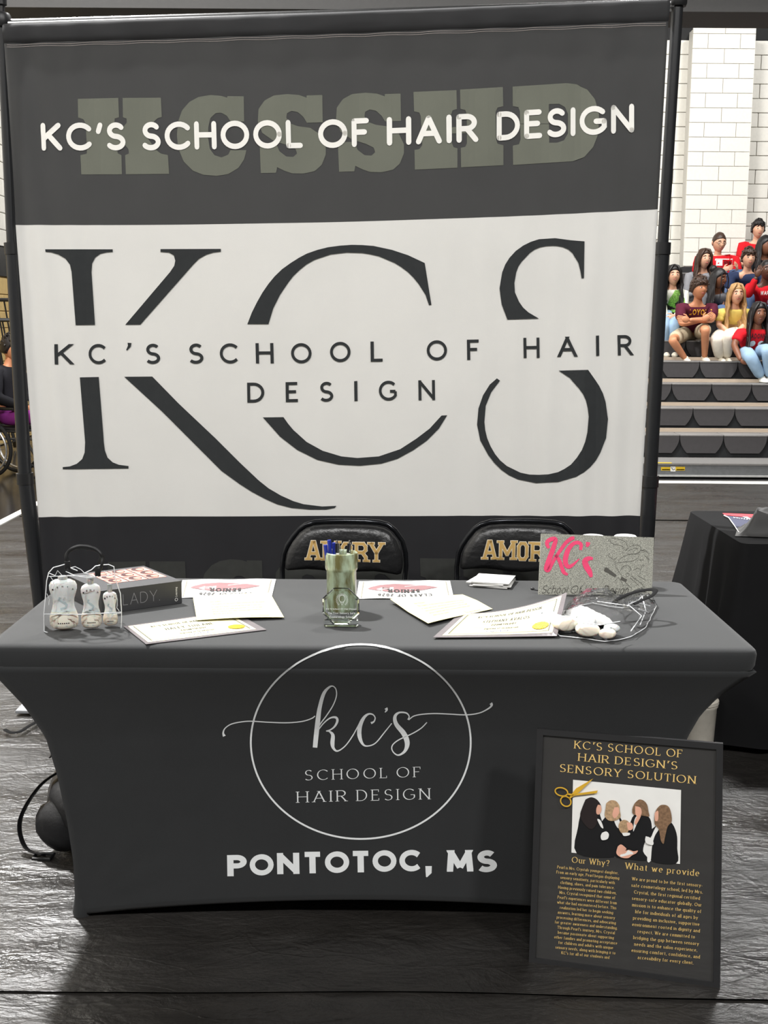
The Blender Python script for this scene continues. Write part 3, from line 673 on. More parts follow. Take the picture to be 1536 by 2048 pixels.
# ---------------------------------------------------------------- logo table
TZ = .745
tb = thing('folding_table', 'rectangular folding table hidden under the black printed spandex cover', 'table', (-.03, 3.14, 0))
MB().bx(-.925, .865, 2.775, 3.515, .70, .733, bev=.012).build('tabletop', m_white, tb)
for sx in (-.72, .66):
    for sy in (2.92, 3.37): MB().tube([(sx, sy, .012), (sx, sy, .70)], .014, 8).build('leg', m_steel, tb)
cov = thing('table_cover', 'black stretch table cover printed with white script logo and town name, on the front table', 'tablecloth', (-.03, 3.14, 0))
X0, X1, Y0, Y1 = -.945, .893, 2.752, 3.532
# fitted cover: top with rounded rim
def rr(x0, x1, y0, y1, r_, z, n=6):
    P = []
    for cx, cy, a0 in ((x1-r_, y0+r_, -90), (x1-r_, y1-r_, 0), (x0+r_, y1-r_, 90), (x0+r_, y0+r_, 180)):
        for k in range(n+1):
            a = math.radians(a0+90*k/n); P.append(Vector((cx+r_*math.cos(a), cy+r_*math.sin(a), z)))
    return P
cm = MB()
loops = []
for (ins, z, r_) in ((.02, .7448, .03), (.008, .7425, .035), (.002, .736, .035), (.0, .728, .035), (.002, .70, .035), (.006, .689, .04)):
    loops.append(rr(X0+ins, X1-ins, Y0+ins, Y1-ins, r_, z))
NL = len(loops[0])
for lp in loops: cm.v += lp
for j in range(len(loops)-1):
    for i in range(NL): cm.f.append((j*NL+i, (j+1)*NL+i, (j+1)*NL+(i+1) % NL, j*NL+(i+1) % NL)); cm.mi.append(0)
top0 = len(cm.v)
cm.f.append(tuple(range(NL))); cm.mi.append(0)
# four tensioned panels, each cut to a waisted outline towards its two feet
FX0, FX1, FY0, FY1 = -.775, .735, 2.85, 3.45
def inset(t, right=False):  # t 0 at rim, 1 at floor : fraction of way from the rim corner to the foot
    pr = [(0, 0), (.05, .13), (.16, .43), (.29, .69), (.44, .82), (.63, .93), (.785, .99), (1, 1)]
    if right: pr = [(0, 0), (.04, .18), (.11, .48), (.19, .72), (.29, .90), (.44, .97), (.63, .99), (.785, 1), (1, 1)]
    for a, b in zip(pr, pr[1:]):
        if t <= b[0]: return a[1]+(b[1]-a[1])*(t-a[0])/(b[0]-a[0])
    return 1
def panel(A, B, FA, FB, out, hem=.045):
    """A,B rim corners; FA,FB feet; the sheet between them"""
    A, B, FA, FB, out = [Vector(q) for q in (A, B, FA, FB, out)]
    def fn(u, v):
        t = v; k = inset(t)
        zt = .69
        ka, kb = inset(t, A.x > 0), inset(t, B.x > 0)
        a = Vector((A.x+(FA.x-A.x)*ka, A.y+(FA.y-A.y)*ka, 0))
        b = Vector((B.x+(FB.x-B.x)*kb, B.y+(FB.y-B.y)*kb, 0))
        p = a.lerp(b, u)
        hz = .012+hem*math.sin(math.pi*u)**.8
        p.z = zt+(hz-zt)*t
        e = min(u, 1-u)
        p -= out*(.018*math.sin(math.pi*u)*math.sin(math.pi*t*.9))
        # pull folds fanning out from each foot
        for uu in (u, 1-u):
            rr_ = math.hypot(uu*(1.5 if abs(out.y) > .5 else .7), (1-t)*.7)
            ang = math.atan2((1-t)*.7, uu*1.5+1e-4)
            p += out*(.004*math.sin(ang*16)*math.exp(-rr_/.12)*min(1, rr_/.03))
        return p
    return fn
cvp = MB()
pan_front = MB().grid(panel((X0+.006, Y0+.006, 0), (X1-.006, Y0+.006, 0), (FX0, FY0, 0), (FX1, FY0, 0), (0, -1, 0)), 90, 40)
pan_back = MB().grid(panel((X0+.006, Y1-.006, 0), (X1-.006, Y1-.006, 0), (FX0, FY1, 0), (FX1, FY1, 0), (0, 1, 0)), 40, 24)
pan_l = MB().grid(panel((X0+.006, Y0+.006, 0), (X0+.006, Y1-.006, 0), (FX0, FY0, 0), (FX0, FY1, 0), (-1, 0, 0)), 24, 24)
pan_r = MB().grid(panel((X1-.006, Y0+.006, 0), (X1-.006, Y1-.006, 0), (FX1, FY0, 0), (FX1, FY1, 0), (1, 0, 0)), 24, 24)
cm.build('fitted_top', m_cloth, cov)
for q, nm in ((pan_front, 'front_panel'), (pan_back, 'back_panel'), (pan_l, 'side_panel'), (pan_r, 'side_panel')):
    o = q.build(nm, m_cloth, cov); sm_ = o.modifiers.new('thick', 'SOLIDIFY'); sm_.thickness = .0015
for x, y in ((FX0, FY0), (FX1, FY0), (FX0, FY1), (FX1, FY1)):
    MB().lathe((x+(.012 if x < 0 else -.012), y+.016*(1 if y < 3 else -1), .008), [(.022, 0), (.024, .01), (.022, .03), (.016, .06), (.010, .09)], 14).build('foot_pocket', m_cloth, cov)
allv = MB(); 
for q in (cm, pan_front): allv.add(q.v, q.f)
tb_bvh = allv.bvh()
D = Decal(hit_bvh(tb_bvh, .0022, lambda x, y: (430+x/2.648, 1270+y/2.648)))
def ring(n=140):
    P = []
    for k in range(n+1):
        a = 2*math.pi*k/n
        x = 772+582*math.cos(a); y = 566+512*math.sin(a)
        P.append((x, y))
    return P
rg = ring(); D.line([(p[0]-20*math.sin(2*math.pi*i/140)*-1*.0, p[1]) for i, p in enumerate(rg)], 9.5)
def sw(L):
    q = smooth_poly([(a, b, c) for a, b, c in L], 3); D.line([(p[0], p[1]) for p in q], [p[2] for p in q])
sw([(50,534,16),(44,515,9),(55,490,6),(90,468,6),(150,456,6),(200,454,6),(280,459,6),(380,462,6),(460,455,6),(510,440,6),(530,426,6)])
sw([(530,594,24),(535,540,25),(545,450,25),(555,380,21),(575,310,18),(600,277,12),(622,267,7),(640,283,6),(643,320,6),(625,370,6),(590,425,6),(560,465,6),(546,492,6)])
sw([(546,502,6),(575,465,6),(610,437,8),(640,434,12),(648,452,13),(635,480,10),(612,499,7),(590,506,6),(606,508,8),(624,528,18),(622,570,22),(628,598,14),(650,612,8),(690,585,6),(730,530,6),(762,470,5)])
sw([(826,464,12),(842,455,8),(848,435,6),(835,418,7),(812,416,10),(788,436,16),(768,480,22),(765,530,22),(780,572,13),(805,586,7),(850,570,6),(900,510,6),(936,465,5)])
sw([(905,384,17),(909,394,12),(900,407,4)])
sw([(1022,446,8),(1028,428,6),(1012,410,8),(975,408,10),(953,430,17),(960,470,22),(1000,520,27),(1018,570,26),(1005,613,15),(970,634,8),(942,615,6),(938,585,6),(970,555,6),(1040,522,6),(1090,492,6),(1122,460,5)])
sw([(1026,447,5),(1050,428,6),(1090,418,6),(1160,413,6),(1240,416,6),(1330,420,6),(1400,410,6),(1450,385,8),(1465,368,12),(1460,358,16)])
kw = dict(thick=.095, thin=.04, serif=.13, track=.36)
D.text('SCHOOL', (475, 768), (912, 755), (-1, -54), **kw); D.text('OF', (962, 753), (1090, 750), (-1, -54), **kw)
D.text('HAIR', (435, 886), (697, 878), (-1, -58), **kw); D.text('DESIGN', (752, 877), (1138, 868), (-1, -58), **kw)
bk = dict(thick=.27, thin=.24)
for ch, a, b, yb, c_ in [('P',66,170,1276,112),('O',185,312,1272,112),('N',330,448,1265,112),('T',460,575,1261,114),('O',583,712,1259,114),('T',715,830,1256,114),('O',835,962,1253,114),('C',977,1094,1251,114),('M',1228,1368,1252,114),('S',1384,1494,1255,116)]:
    D.letters('town_letter', m_cloth_pr, cov, ch, (a, yb), (b, yb-1.5), (-2, -c_), **bk)
D.line([(1131, 1222), (1131, 1256), (1120, 1280)], [34, 32, 6])
D.build('white_print', m_cloth_pr, cov, 'white script logo and ring')
# ---------------------------------------------------------------- folding chairs
m_vinyl = mat('black_vinyl_pad', (30, 30, 31), .33, spec=.6, noise_amt=.08, bump=.35, bscale=35)
m_blkchrome = mat('black_chrome_tube', (40, 41, 44), .18, metal=.7)
m_gold = mat('vegas_gold_print', (196, 160, 96), .5, noise_amt=.03)
m_goldedge = mat('pale_print_edge', (232, 222, 200), .5)
S = .000498
def cl(x, y): return Vector(((x-615)*S, 0, .79-(y-60)*S*1.02))
out_pts = [(182,392),(184,350),(192,300),(206,262),(240,200),(290,135),(335,105),(390,84),(470,76),(560,74),(660,74),(760,76),(850,82),(905,95),(950,120),(1000,180),(1030,250),(1044,330),(1042,380),(1030,425),(1005,434),(940,426),(840,414),(740,418),(640,428),(540,424),(440,408),(340,400),(250,404),(200,406)]
cen = (615, 250)
def chair(loc, rz, label, txt='AMORY'):
    t = thing('folding_chair', label, 'chair', (0, 0, 0))
    ys = -.012
    mb = MB(); rings = []
    for k, (sc_, off) in enumerate([(1.0, .012), (1.0, .004), (.985, -.004), (.95, -.012), (.86, -.021), (.7, -.026), (.4, -.029), (.12, -.030)]):
        rings.append([cl(cen[0]+(p[0]-cen[0])*sc_, cen[1]+(p[1]-cen[1])*sc_)+Vector((0, off+ys+.018*(abs(p[0]-615)/430)**2*-1*sc_, 0)) for p in out_pts])
    n = len(out_pts)
    for r_ in rings: mb.v += r_
    for j in range(len(rings)-1):
        for i in range(n): mb.f.append((j*n+i, j*n+(i+1) % n, (j+1)*n+(i+1) % n, (j+1)*n+i)); mb.mi.append(0)
    mb.f.append(tuple(range((len(rings)-1)*n, len(rings)*n))); mb.mi.append(0); mb.f.append(tuple(range(n-1, -1, -1))); mb.mi.append(0)
    bvh = mb.bvh(); mb.build('backrest', m_vinyl, t, angle=60)
    ft = [(158,480),(158,400),(170,300),(195,240),(235,180),(285,120),(330,88),(400,66),(520,58),(620,56),(760,58),(870,66),(930,82),(985,125),(1040,200),(1062,290),(1066,380),(1058,480)]
    fp = [cl(*p)+Vector((0, .006, 0)) for p in ft]
    fp = [Vector((fp[0].x+.012, -.36, .02)), Vector((fp[0].x+.004, -.1, .33))]+fp+[Vector((fp[-1].x-.004, -.1, .33)), Vector((fp[-1].x-.012, -.36, .02))]
    MB().tube(fp, .0095, 10).build('frame', m_blkchrome, t)
    for sx in (-1, 1):
        MB().tube([(sx*.20, .16, .02), (sx*.205, -.06, .30), (sx*.205, -.22, .44)], .0105, 10).build('rear_leg', m_blkchrome, t)
        for q in ((sx*.215, -.355, 0), (sx*.20, .158, 0)):
            MB().lathe(q, [(.015, 0), (.016, .02), (.013, .035)], 10).build('foot_cap', m_blk, t)
    MB().tube([(-.2, .10, .12), (.2, .10, .12)], .008, 8).build('stretcher', m_blkchrome, t)
    def seat(u, v):
        x = (u-.5)*.40*(1-.06*v); y = -.03-.40*v; e = min(u, 1-u, v, 1-v)
        return (x, y, .445+.035*min(1, (e/.12))**.5)
    sb = MB().grid(seat, 14, 14); sb.grid(lambda u, v: Vector(seat(u, v)).xy.to_3d()+Vector((0, 0, .437)), 2, 2)
    sb.build('seat', m_vinyl, t, angle=70)
    # lettering on the backrest, drawn in block varsity strokes
    L = {'A': (86, [(12,128,34,18),(52,18,34,18)], 0)}
    def hit(x, y, off):
        p = cl(x, y); h, nn, i, d = bvh.ray_cast(Vector((p.x, -1, p.z)), Vector((0, 1, 0)))
        return None if h is None else h+Vector((0, -off, 0))
    def strokes(ch):
        return {'A': ['.1,0 .42,1 .58,1 .9,0', '.25,.32 .75,.32'], 'M': ['.12,0 .12,1', '.12,1 .5,.25 .88,1', '.88,0 .88,1'],
                'O': ['.12,.2 .12,.8 .3,1 .7,1 .88,.8 .88,.2 .7,0 .3,0 .12,.2'], 'R': ['.15,0 .15,1', '.15,1 .68,1 .85,.84 .85,.62 .68,.48 .15,.48', '.6,.48 .86,.2 .9,0'],
                'Y': ['.1,1 .5,.45 .9,1', '.5,0 .5,.45']}[ch]
    ser = {'A': [(.12, 0), (.88, 0)], 'M': [(.12, 0), (.88, 0), (.1, 1), (.9, 1)], 'O': [], 'R': [(.17, 0), (.92, 0), (.1, 1)], 'Y': [(.5, 0), (.1, 1), (.9, 1)]}
    for wd, off, mm, nm in ((28, .0012, m_goldedge, 'letter_outline'), (20, .0022, m_gold, 'lettering')):
        d = Decal(lambda x, y, off=off: hit(x, y, off))
        for ch, x0, x1, yb, yt in (('A',345,440,318,184),('M',458,582,322,188),('O',595,672,328,196),('R',690,785,331,195),('Y',800,898,331,194)):
            def mp(u, v): return (x0+(x1-x0)*u, yb-8-(yb-yt-16)*v)
            for st in strokes(ch):
                P = [mp(*[float(q) for q in tk.split(',')]) for tk in st.split()]
                for a, b in zip(P, P[1:]):
                    l = math.hypot(b[0]-a[0], b[1]-a[1]); e = wd*.35/l; a2 = (a[0]-(b[0]-a[0])*e, a[1]-(b[1]-a[1])*e); b2 = (b[0]+(b[0]-a[0])*e, b[1]+(b[1]-a[1])*e)
                    m = 5; d.line([(a2[0]+(b2[0]-a2[0])*k/m, a2[1]+(b2[1]-a2[1])*k/m) for k in range(m+1)], wd)
            for (u, v) in ser[ch]:
                c = mp(u, v); yy = c[1]+(3 if v == 0 else -3)
                d.line([(c[0]-24-(wd-20)/2+k*(48+wd-20)/4, yy) for k in range(5)], wd*.72)
        d.build(nm, mm, t)
    t.location = loc; t.rotation_euler = (0, 0, rz)
    return t
c1 = chair((-.143, 4.30, 0), 0, 'black padded folding chair with gold lettering, behind the pen cup')
def moved(src, loc, rz, label):
    c = copy_tree(src); c.location = loc; c.rotation_euler = (0, 0, rz); c['label'] = label; return c
p2_ = ony(1040, 1037, 4.33)
c2 = moved(c1, (p2_.x, 4.33, 0), math.radians(-2), 'black padded folding chair with gold lettering, partly behind the stone name plate')
# ---------------------------------------------------------------- things on the table
m_paper = mat('white_card', (204, 203, 200), .6, noise_amt=.015)
m_cream = mat('cream_paper', (206, 198, 148), .6, noise_amt=.02)
m_cert = mat('ivory_certificate', (208, 203, 166), .55, noise_amt=.02)
m_sleeve = mat('grey_plastic_sleeve', (112, 106, 108), .22, spec=.7)
m_ink = mat('soft_black_ink', (34, 32, 32), .6)
m_faint = mat('faint_grey_ink', (140, 137, 124), .6)
m_seal = mat('gold_foil_seal', (196, 164, 40), .35, metal=.5, bump=.3, bscale=300)
m_blueink = mat('blue_ink', (40, 60, 130), .5)
m_maroonp = mat('pale_maroon_print', (138, 100, 102), .6)
m_olv = mat('pale_gold_print', (200, 194, 170), .6)
def sheet(corners, th, z=None, n=(24, 16), curl=None):
    """corners: world TL,TR,BR,BL -> function (u right, v down) -> point"""
    TL, TR, BR, BL = [Vector(c) for c in corners]
    def fn(u, v):
        p = TL.lerp(TR, u).lerp(BL.lerp(BR, u), v)
        if curl: p = p+curl(u, v)
        return p
    return fn
def slab(fn, th, n, mats):
    mb = MB(); up = Vector((0, 0, th))
    mb.grid(lambda u, v: fn(u, v)+up, *n); mb.grid(lambda u, v: fn(u, v), *n)
    per = [(i/n[0], 0) for i in range(n[0])]+[(1, j/n[1]) for j in range(n[1])]+[(1-i/n[0], 1) for i in range(n[0])]+[(0, 1-j/n[1]) for j in range(n[1])]
    P = [fn(*p) for p in per]; m = len(P); mb.add(P+[p+up for p in P], [(i, (i+1) % m, m+(i+1) % m, m+i) for i in range(m)])
    return mb
def dec_on(fn, off):
    """decal hit in sheet coordinates (u, v)"""
    def h(u, v):
        if not (-.02 < u < 1.02 and -.02 < v < 1.02): return None
        e = .01; p = fn(u, v); n = (fn(u+e, v)-fn(u-e, v)).cross(fn(u, v+e)-fn(u, v-e)).normalized()
        if n.z < 0: n = -n
        return p+n*off
    return Decal(h)
def certificate(name, label, corners, inner, curl=None, nm='HAIR'):
    t = thing(name, label, 'certificate', tuple(Vector(corners[3])))
    fn = sheet(corners, 0, curl=curl)
    slab(fn, .0012, (24, 12), None).build('plastic_sleeve', m_sleeve, t, smooth=False)
    u0, v0, u1, v1 = inner
    g = lambda u, v: fn(u0+(u1-u0)*u, v0+(v1-v0)*v)+Vector((0, 0, .0016))
    MB().grid(g, 20, 12).build('certificate_sheet', m_cert, t)
    d = dec_on(g, .0008)
    for o_, w_ in ((.055, .008), (.072, .003)):
        a, b, c, e = o_*.75, 1-o_*.75, o_, 1-o_
        P = [(a, c), (b, c), (b, e), (a, e), (a, c)]
        for p, q in zip(P, P[1:]):
            d.line([(p[0]+(q[0]-p[0])*k/16, p[1]+(q[1]-p[1])*k/16) for k in range(17)], w_ if abs(p[0]-q[0]) > .1 else w_*.8)
    k2 = dict(thick=.26, thin=.1, serif=.18, track=.22, res=6)
    d.text("KC'S SCHOOL OF HAIR DESIGN", (.18, .25), (.82, .25), (0, -.085), **k2)
    d.text("Pontotoc Mississippi", (.38, .32), (.62, .32), (0, -.03), mi=1, thick=.14, res=4)
    d.text("This Certifies That", (.4, .375), (.6, .375), (0, -.03), mi=1, thick=.14, res=4)
    d.text(nm, (.27, .49), (.73, .5), (0, -.1), thick=.2, thin=.08, serif=.15, track=.3, res=6)
    d.text("Has completed the course of instruction prescribed by", (.2, .56), (.8, .56), (0, -.03), mi=1, thick=.14, res=4)
    d.text("COSMETOLOGY", (.38, .64), (.62, .645), (0, -.06), thick=.24, res=5)
    d.text("and having demonstrated competency in all requirements is hereby awarded this", (.12, .705), (.88, .705), (0, -.03), mi=1, thick=.14, res=4)
    d.text("Diploma of Graduation", (.34, .79), (.66, .79), (0, -.055), thick=.18, res=5)
    d.line([(.36+i*.013, .875-.028*math.sin(i*1.9)-.012*math.sin(i*.8)) for i in range(19)], .007, 2)
    d.line([(.62+i*.011, .86-.02*math.sin(i*2.3)) for i in range(10)], .005, 2)
    d.build('print', [m_ink, m_faint, m_blueink], t, 'black and blue print')
    c = (.87, .79); ru, rv = .075, .105
    sl = MB(); P = [g(c[0]+ru*(1+.04*math.cos(16*a))*math.cos(a), c[1]+rv*(1+.04*math.cos(16*a))*math.sin(a))+Vector((0, 0, .0018)) for a in [2*math.pi*k/64 for k in range(64)]]
    sl.prism(P, (0, 0, -.001)).build('gold_seal', m_seal, t, smooth=False)
    return t
Z = TZ+.0015
cL = [onz(247, 1253, Z+.001), onz(466, 1223, Z), onz(533, 1260, Z), onz(292, 1289, Z)]
certificate('certificate', 'ivory certificate with gold seal lying flat in a clear sleeve, before the boxed book', cL, (.03, .05, .93, .93), nm='HALEY TUILANE')
tl, bl_ = onz(920, 1228, Z), onz(866, 1277, Z+.001)
tr, br = ony(1134, 1186, 3.06), ony(1113, 1273, 2.90)
tr = Vector((.475, 3.02, 0)); tr = ony(1134, 1187, 3.02); br = ony(1114, 1274, 2.845)
certificate('certificate', 'ivory certificate with gold seal, its right side curling up against the clear bag', [tl, tr, br, bl_], (.06, .04, .955, .93),
            curl=lambda u, v: Vector((0, 0, (u**1.8-u)*((tr.z-TZ)*(1-v)+max(0, br.z-TZ)*v)+.002)), nm='STEPHANY AVALOS')
def letter(label, c, seedv):
    t = thing('letter_page', label, 'paper', tuple(c[3]))
    fn = sheet(c, 0, curl=lambda u, v: Vector((0, 0, .006*math.sin(math.pi*u*.9+seedv)*abs(v-.5)*1.2+.003)))
    slab(fn, .0006, (14, 10), None).build('page', m_cream, t, smooth=False)
    d = dec_on(lambda u, v: fn(u, v)+Vector((0, 0, .0006)), .0008)
    for k, ln_ in enumerate(['Dear Graduate', 'The students of this school have completed the full course', 'of study with great care and we are proud of each one', 'who joined us this year and learned the craft of hair', 'design together with their teachers and friends here', 'With our best wishes']):
        d.text(ln_, (.2, .28+k*.105), (.2+.0115*len(ln_), .28+k*.105), (0, -.045), thick=.16, res=4)
    d.poly([(.62, .82), (.84, .82), (.84, .93), (.62, .93)], 1)
    d.build('print', [m_faint, m_olv], t)
    return t
letter('cream typed letter page overlapping the poster beside the boxed book', [onz(386, 1198, Z+.004), onz(540, 1188, Z+.004), onz(568, 1237, Z+.001), onz(394, 1244, Z+.001)], .3)
letter('cream typed letter page in front of the poster right of the pen cup', [onz(780, 1203, Z+.004), onz(925, 1189, Z+.004), onz(985, 1218, Z+.001), onz(856, 1252, Z+.001)], 1.4)
def senior(label, c):
    t = thing('senior_poster', label, 'poster', tuple(c[3]), None)
    fn = sheet(c, 0, curl=lambda u, v: Vector((0, 0, .002*math.sin(u*6)**2)))
    slab(fn, .0006, (14, 8), None).build('page', m_paper, t, smooth=False)
    d = dec_on(lambda u, v: fn(1-u, 1-v)+Vector((0, 0, .0006)), .0010)   # read from the chairs' side
    d.hit = (lambda h: (lambda u, v: h(u, v)))(d.hit)
    # a plain arrowhead emblem with the words around it
    e = [(.14,.58),(.3,.44),(.5,.35),(.66,.33),(.8,.42),(.9,.52),(.86,.62),(.76,.72),(.6,.8),(.45,.78),(.3,.7)]
    d.fill([(1-a if False else a, b) for a, b in e], .08, 2)
    d.fill([(.62,.42),(.74,.38),(.8,.48),(.74,.58),(.62,.6)], .08, 0)
    d.line([(.12, .57), (.5, .46), (.9, .5)], .02, 0); d.line([(.3, .72), (.5, .66), (.8, .74)], .02, 0)
    d2 = dec_on(lambda u, v: fn(1-u, 1-v)+Vector((0, 0, .0006)), .0018)
    d2.text('SENIOR', (.34, .47), (.68, .47), (0, -.17), mi=3, thick=.3, thin=.16, serif=.24, track=.28, res=6)
    d2.text('CLASS OF 2026', (.22, .22), (.78, .22), (0, -.14), mi=3, thick=.24, thin=.14, serif=.16, track=.3, res=6)
    for x in (.1, .42, .68): d2.text('Congratulations', (x, .93), (x+.2, .93), (0, -.05), mi=1, thick=.16, res=4)
    d2.line([(.08, .86), (.92, .86)], .006, 1); d2.line([(.05, .05), (.05, .95)], .012, 1); d2.line([(.95, .05), (.95, .95)], .012, 1)
    d.build('emblem_print', [m_paper, m_faint, m_maroonp, m_ink], t, 'faded maroon arrowhead emblem'); d2.build('lettering', [m_paper, m_faint, m_maroonp, m_ink], t)
    return t
senior('white class poster facing the chairs, beside the boxed book', [onz(365, 1160.5, Z), onz(552, 1158.5, Z), onz(543, 1196, Z-.0005), onz(356, 1196, Z-.0005)])
senior('white class poster facing the chairs, right of the green pen cup', [onz(718, 1163, Z), onz(900, 1162, Z), onz(908, 1198, Z-.0005), onz(712, 1198, Z-.0005)])
# ---- napkins
for k, (dx, dy, a, dz) in enumerate([(0, 0, .0, 0), (.004, -.004, .10, .004), (-.006, .004, -.08, .008), (.002, .0, .05, .012)]):
    c = Vector((.322+dx, 3.462+dy, Z+dz)); R_ = Matrix.Rotation(a-.32, 3, 'Z')
    q = MB()
    for i in range(2): q.box(c+Vector((0, 0, .001+i*.0018)), (.112, .12, .0016), 0, R_, .0006)
    tag(q.build('napkin', m_paper, angle=30), ['white folded paper napkin at the bottom of the little stack', 'white folded paper napkin second from the bottom of the little stack', 'white folded paper napkin second from the top of the little stack', 'white folded paper napkin on top of the little stack'][k], 'napkin', 'folded napkins before the right chair')
# ---- pen cup
m_glaze = mat('green_brown_glaze', (140, 142, 108), .22, noise_amt=.0, coat=.4, bump=.1, bscale=40)
nt = m_glaze.node_tree
for n in nt.nodes:
    if n.type == 'VALTORGB':
        n.color_ramp.elements[0].color = s2l((104, 100, 62))+(1,); n.color_ramp.elements[1].color = s2l((168, 184, 160))+(1,)
        n.color_ramp.elements[0].position = .38; n.color_ramp.elements[1].position = .62
    if n.type == 'TEX_NOISE': n.inputs['Scale'].default_value = 55
    if n.type == 'MAPPING': n.inputs['Scale'].default_value = (1, 1, .3)
CX, CY = -.112, 3.125
cup = thing('pen_cup', 'mottled green glazed ceramic cup holding pens, on the table behind the glass award', 'cup', (CX, CY, TZ))
MB().lathe((CX, CY, TZ), [(0, .0), (.036, .0), (.0385, .004), (.0395, .01), (.0395, .108), (.0425, .112), (.0435, .118), (.0435, .150), (.0425, .156), (.040, .158), (.0375, .155), (.036, .14), (.0355, .012), (0, .012)], 36).build('body', m_glaze, cup)
for i, (dx, dy, tx, ty, c1_, c2_) in enumerate([(-.020, .004, -.024, .006, 'b', 'b'), (-.012, .01, -.016, .004, 'b', 'b'), (-.004, -.004, -.014, 0, 'w', 'k'), (.010, -.004, .020, 0, 'w', 'k'), (-.026, -.008, -.03, 0, 'b', 'b')]):
    base = Vector((CX+dx*.9, CY+dy, TZ+.014)); top = Vector((CX+dx+tx*.55, CY+dy+ty, TZ+[.188, .180, .184, .184, .178][i])); d = top-base
    mb_, mk_, mw_ = mat('blue_pen_plastic', (34, 50, 150), .3), mat('black_pen_plastic', (22, 22, 24), .3), m_white
    lab = ['blue pen leaning left in the ceramic cup, tallest of the blue ones', 'blue pen standing in the middle of the blue ones in the cup', 'white pen with black top and clip, left of the other white pen in the cup', 'white pen with black top leaning right in the ceramic cup', 'blue pen at the far left edge of the cup rim'][i]
    p = thing('pen', lab, 'pen', tuple(base), 'pens in the ceramic cup')
    if c1_ == 'b':
        MB().tube([base, base+d*.97], .0042, 10).build('barrel', mb_, p); MB().tube([base+d*.72, top], .0052, 10).build('cap', mb_, p)
        MB().tube([base+d*.99+Vector((0, -.006, 0)), base+d*.76+Vector((0, -.007, 0))], .0014, 6).build('clip', mb_, p)
    else:
        MB().tube([base, base+d*.88], .0045, 10).build('barrel', mw_, p); MB().tube([base+d*.84, base+d*.985], .0052, 10).build('cap', mk_, p)
        MB().tube([base+d*.98, base+d*1.035], .0022, 8).build('clicker', m_chrome, p)
        MB().tube([base+d*.99+Vector((.002, -.007, 0)), base+d*.86+Vector((.002, -.007, 0))], .0013, 6).build('clip', m_chrome, p)
# ---- glass award
m_glass = mat('clear_glass', (250, 255, 252), .02, trans=1, ior=1.48, noise_amt=0)
m_frost = mat('etched_white', (235, 238, 236), .7, noise_amt=.02)
AY = 2.955
aw = thing('glass_award', 'octagonal clear glass award on a glass base, in front of the pen cup', 'award', (-.103, AY, TZ))
ac = ony(682, 1212, AY); 
def octo(r_, y): return [Vector((ac.x+r_*math.cos(math.radians(22.5+45*k)), y, ac.z+r_*math.sin(math.radians(22.5+45*k)))) for k in range(8)]
am = MB(); lo = [octo(.043, AY-.008), octo(.0500, AY-.003), octo(.0500, AY+.006), octo(.043, AY+.010)]
for l_ in lo: am.v += l_
for j in range(3):
    for i in range(8): am.f.append((j*8+i, j*8+(i+1) % 8, (j+1)*8+(i+1) % 8, (j+1)*8+i)); am.mi.append(0)
am.f += [tuple(range(8)), tuple(range(31, 23, -1))]; am.mi += [0, 0]
am.build('octagon', m_glass, aw, smooth=False)
MB().box((ac.x+.001, AY, TZ+.0105), (.086, .036, .019), 0, None, .003).build('base', m_glass, aw, smooth=False)
D = Decal(lambda x, y: ony(x, y, AY-.0092))
def awp(x, y): return (520+x/3.657, 1030+y/3.657)
D.text("KC'S School Of Hair Design", awp(485, 693), awp(705, 693), (0, -3.2), thick=.15, res=4)
D.text("The First Sensory Safe", awp(498, 725), awp(695, 725), (0, -4.2), thick=.16, res=4)
D.text("Cosmetology School", awp(508, 753), awp(682, 753), (0, -4.2), thick=.16, res=4)
for k in range(22):
    a = math.radians(-50+280*k/21); c0 = awp(600, 622); D.line([(c0[0]+9*math.cos(a), c0[1]-10*math.sin(a)), (c0[0]+12.5*math.cos(a), c0[1]-13.5*math.sin(a))], .7)
D.line([awp(600+22*math.sin(a)*(1 if a < 3.14 else 1), 612-26*math.cos(a)) for a in [2*math.pi*k/20 for k in range(21)]], .8)
D.line([awp(588, 636), awp(600, 660), awp(612, 636)], .8)
D.build('etching', m_frost, aw, 'white etched wording and head emblem')
# ---- boxed book
m_bookd = mat('charcoal_book_cover', (58, 58, 60), .5, noise_amt=.04)
m_bookl = mat('grey_outline_print', (140, 140, 142), .5)
bz = .062
b0, b1, b3 = onz(243, 1223, TZ+.001), onz(364, 1206, TZ+.001), None
bu = (b1-b0); bu.z = 0; L_ = bu.length; bu.normalize(); bv = Vector((-bu.y, bu.x, 0))
b0 = b1-bu*.23
bk_ = thing('boxed_book', 'thick charcoal book with pink portrait photos on its cover, standing flat behind the clear bag', 'book', tuple(b0))
def bp_(a, b, c): return b0+bu*a+bv*b+Vector((0, 0, c))
W_, Dp = .23, .245
def hexa(a0, a1, b0_, b1_, c0, c1): 
    return MB().add([bp_(a, b, c) for a in (a0, a1) for b in (b0_, b1_) for c in (c0, c1)], [(0, 1, 3, 2), (4, 6, 7, 5), (0, 4, 5, 1), (2, 3, 7, 6), (0, 2, 6, 4), (1, 5, 7, 3)])
hexa(0, W_, 0, Dp, 0, .004).build('back_cover', m_bookd, bk_, smooth=False)
hexa(0, W_, 0, Dp, bz-.004, bz).build('front_cover', m_bookd, bk_, smooth=False)
hexa(0, W_, 0, .006, .004, bz-.004).build('spine', m_bookd, bk_, smooth=False)
hexa(.006, W_-.001, .006, Dp-.006, .004, bz-.004).build('page_block', m_bookd, bk_, smooth=False)
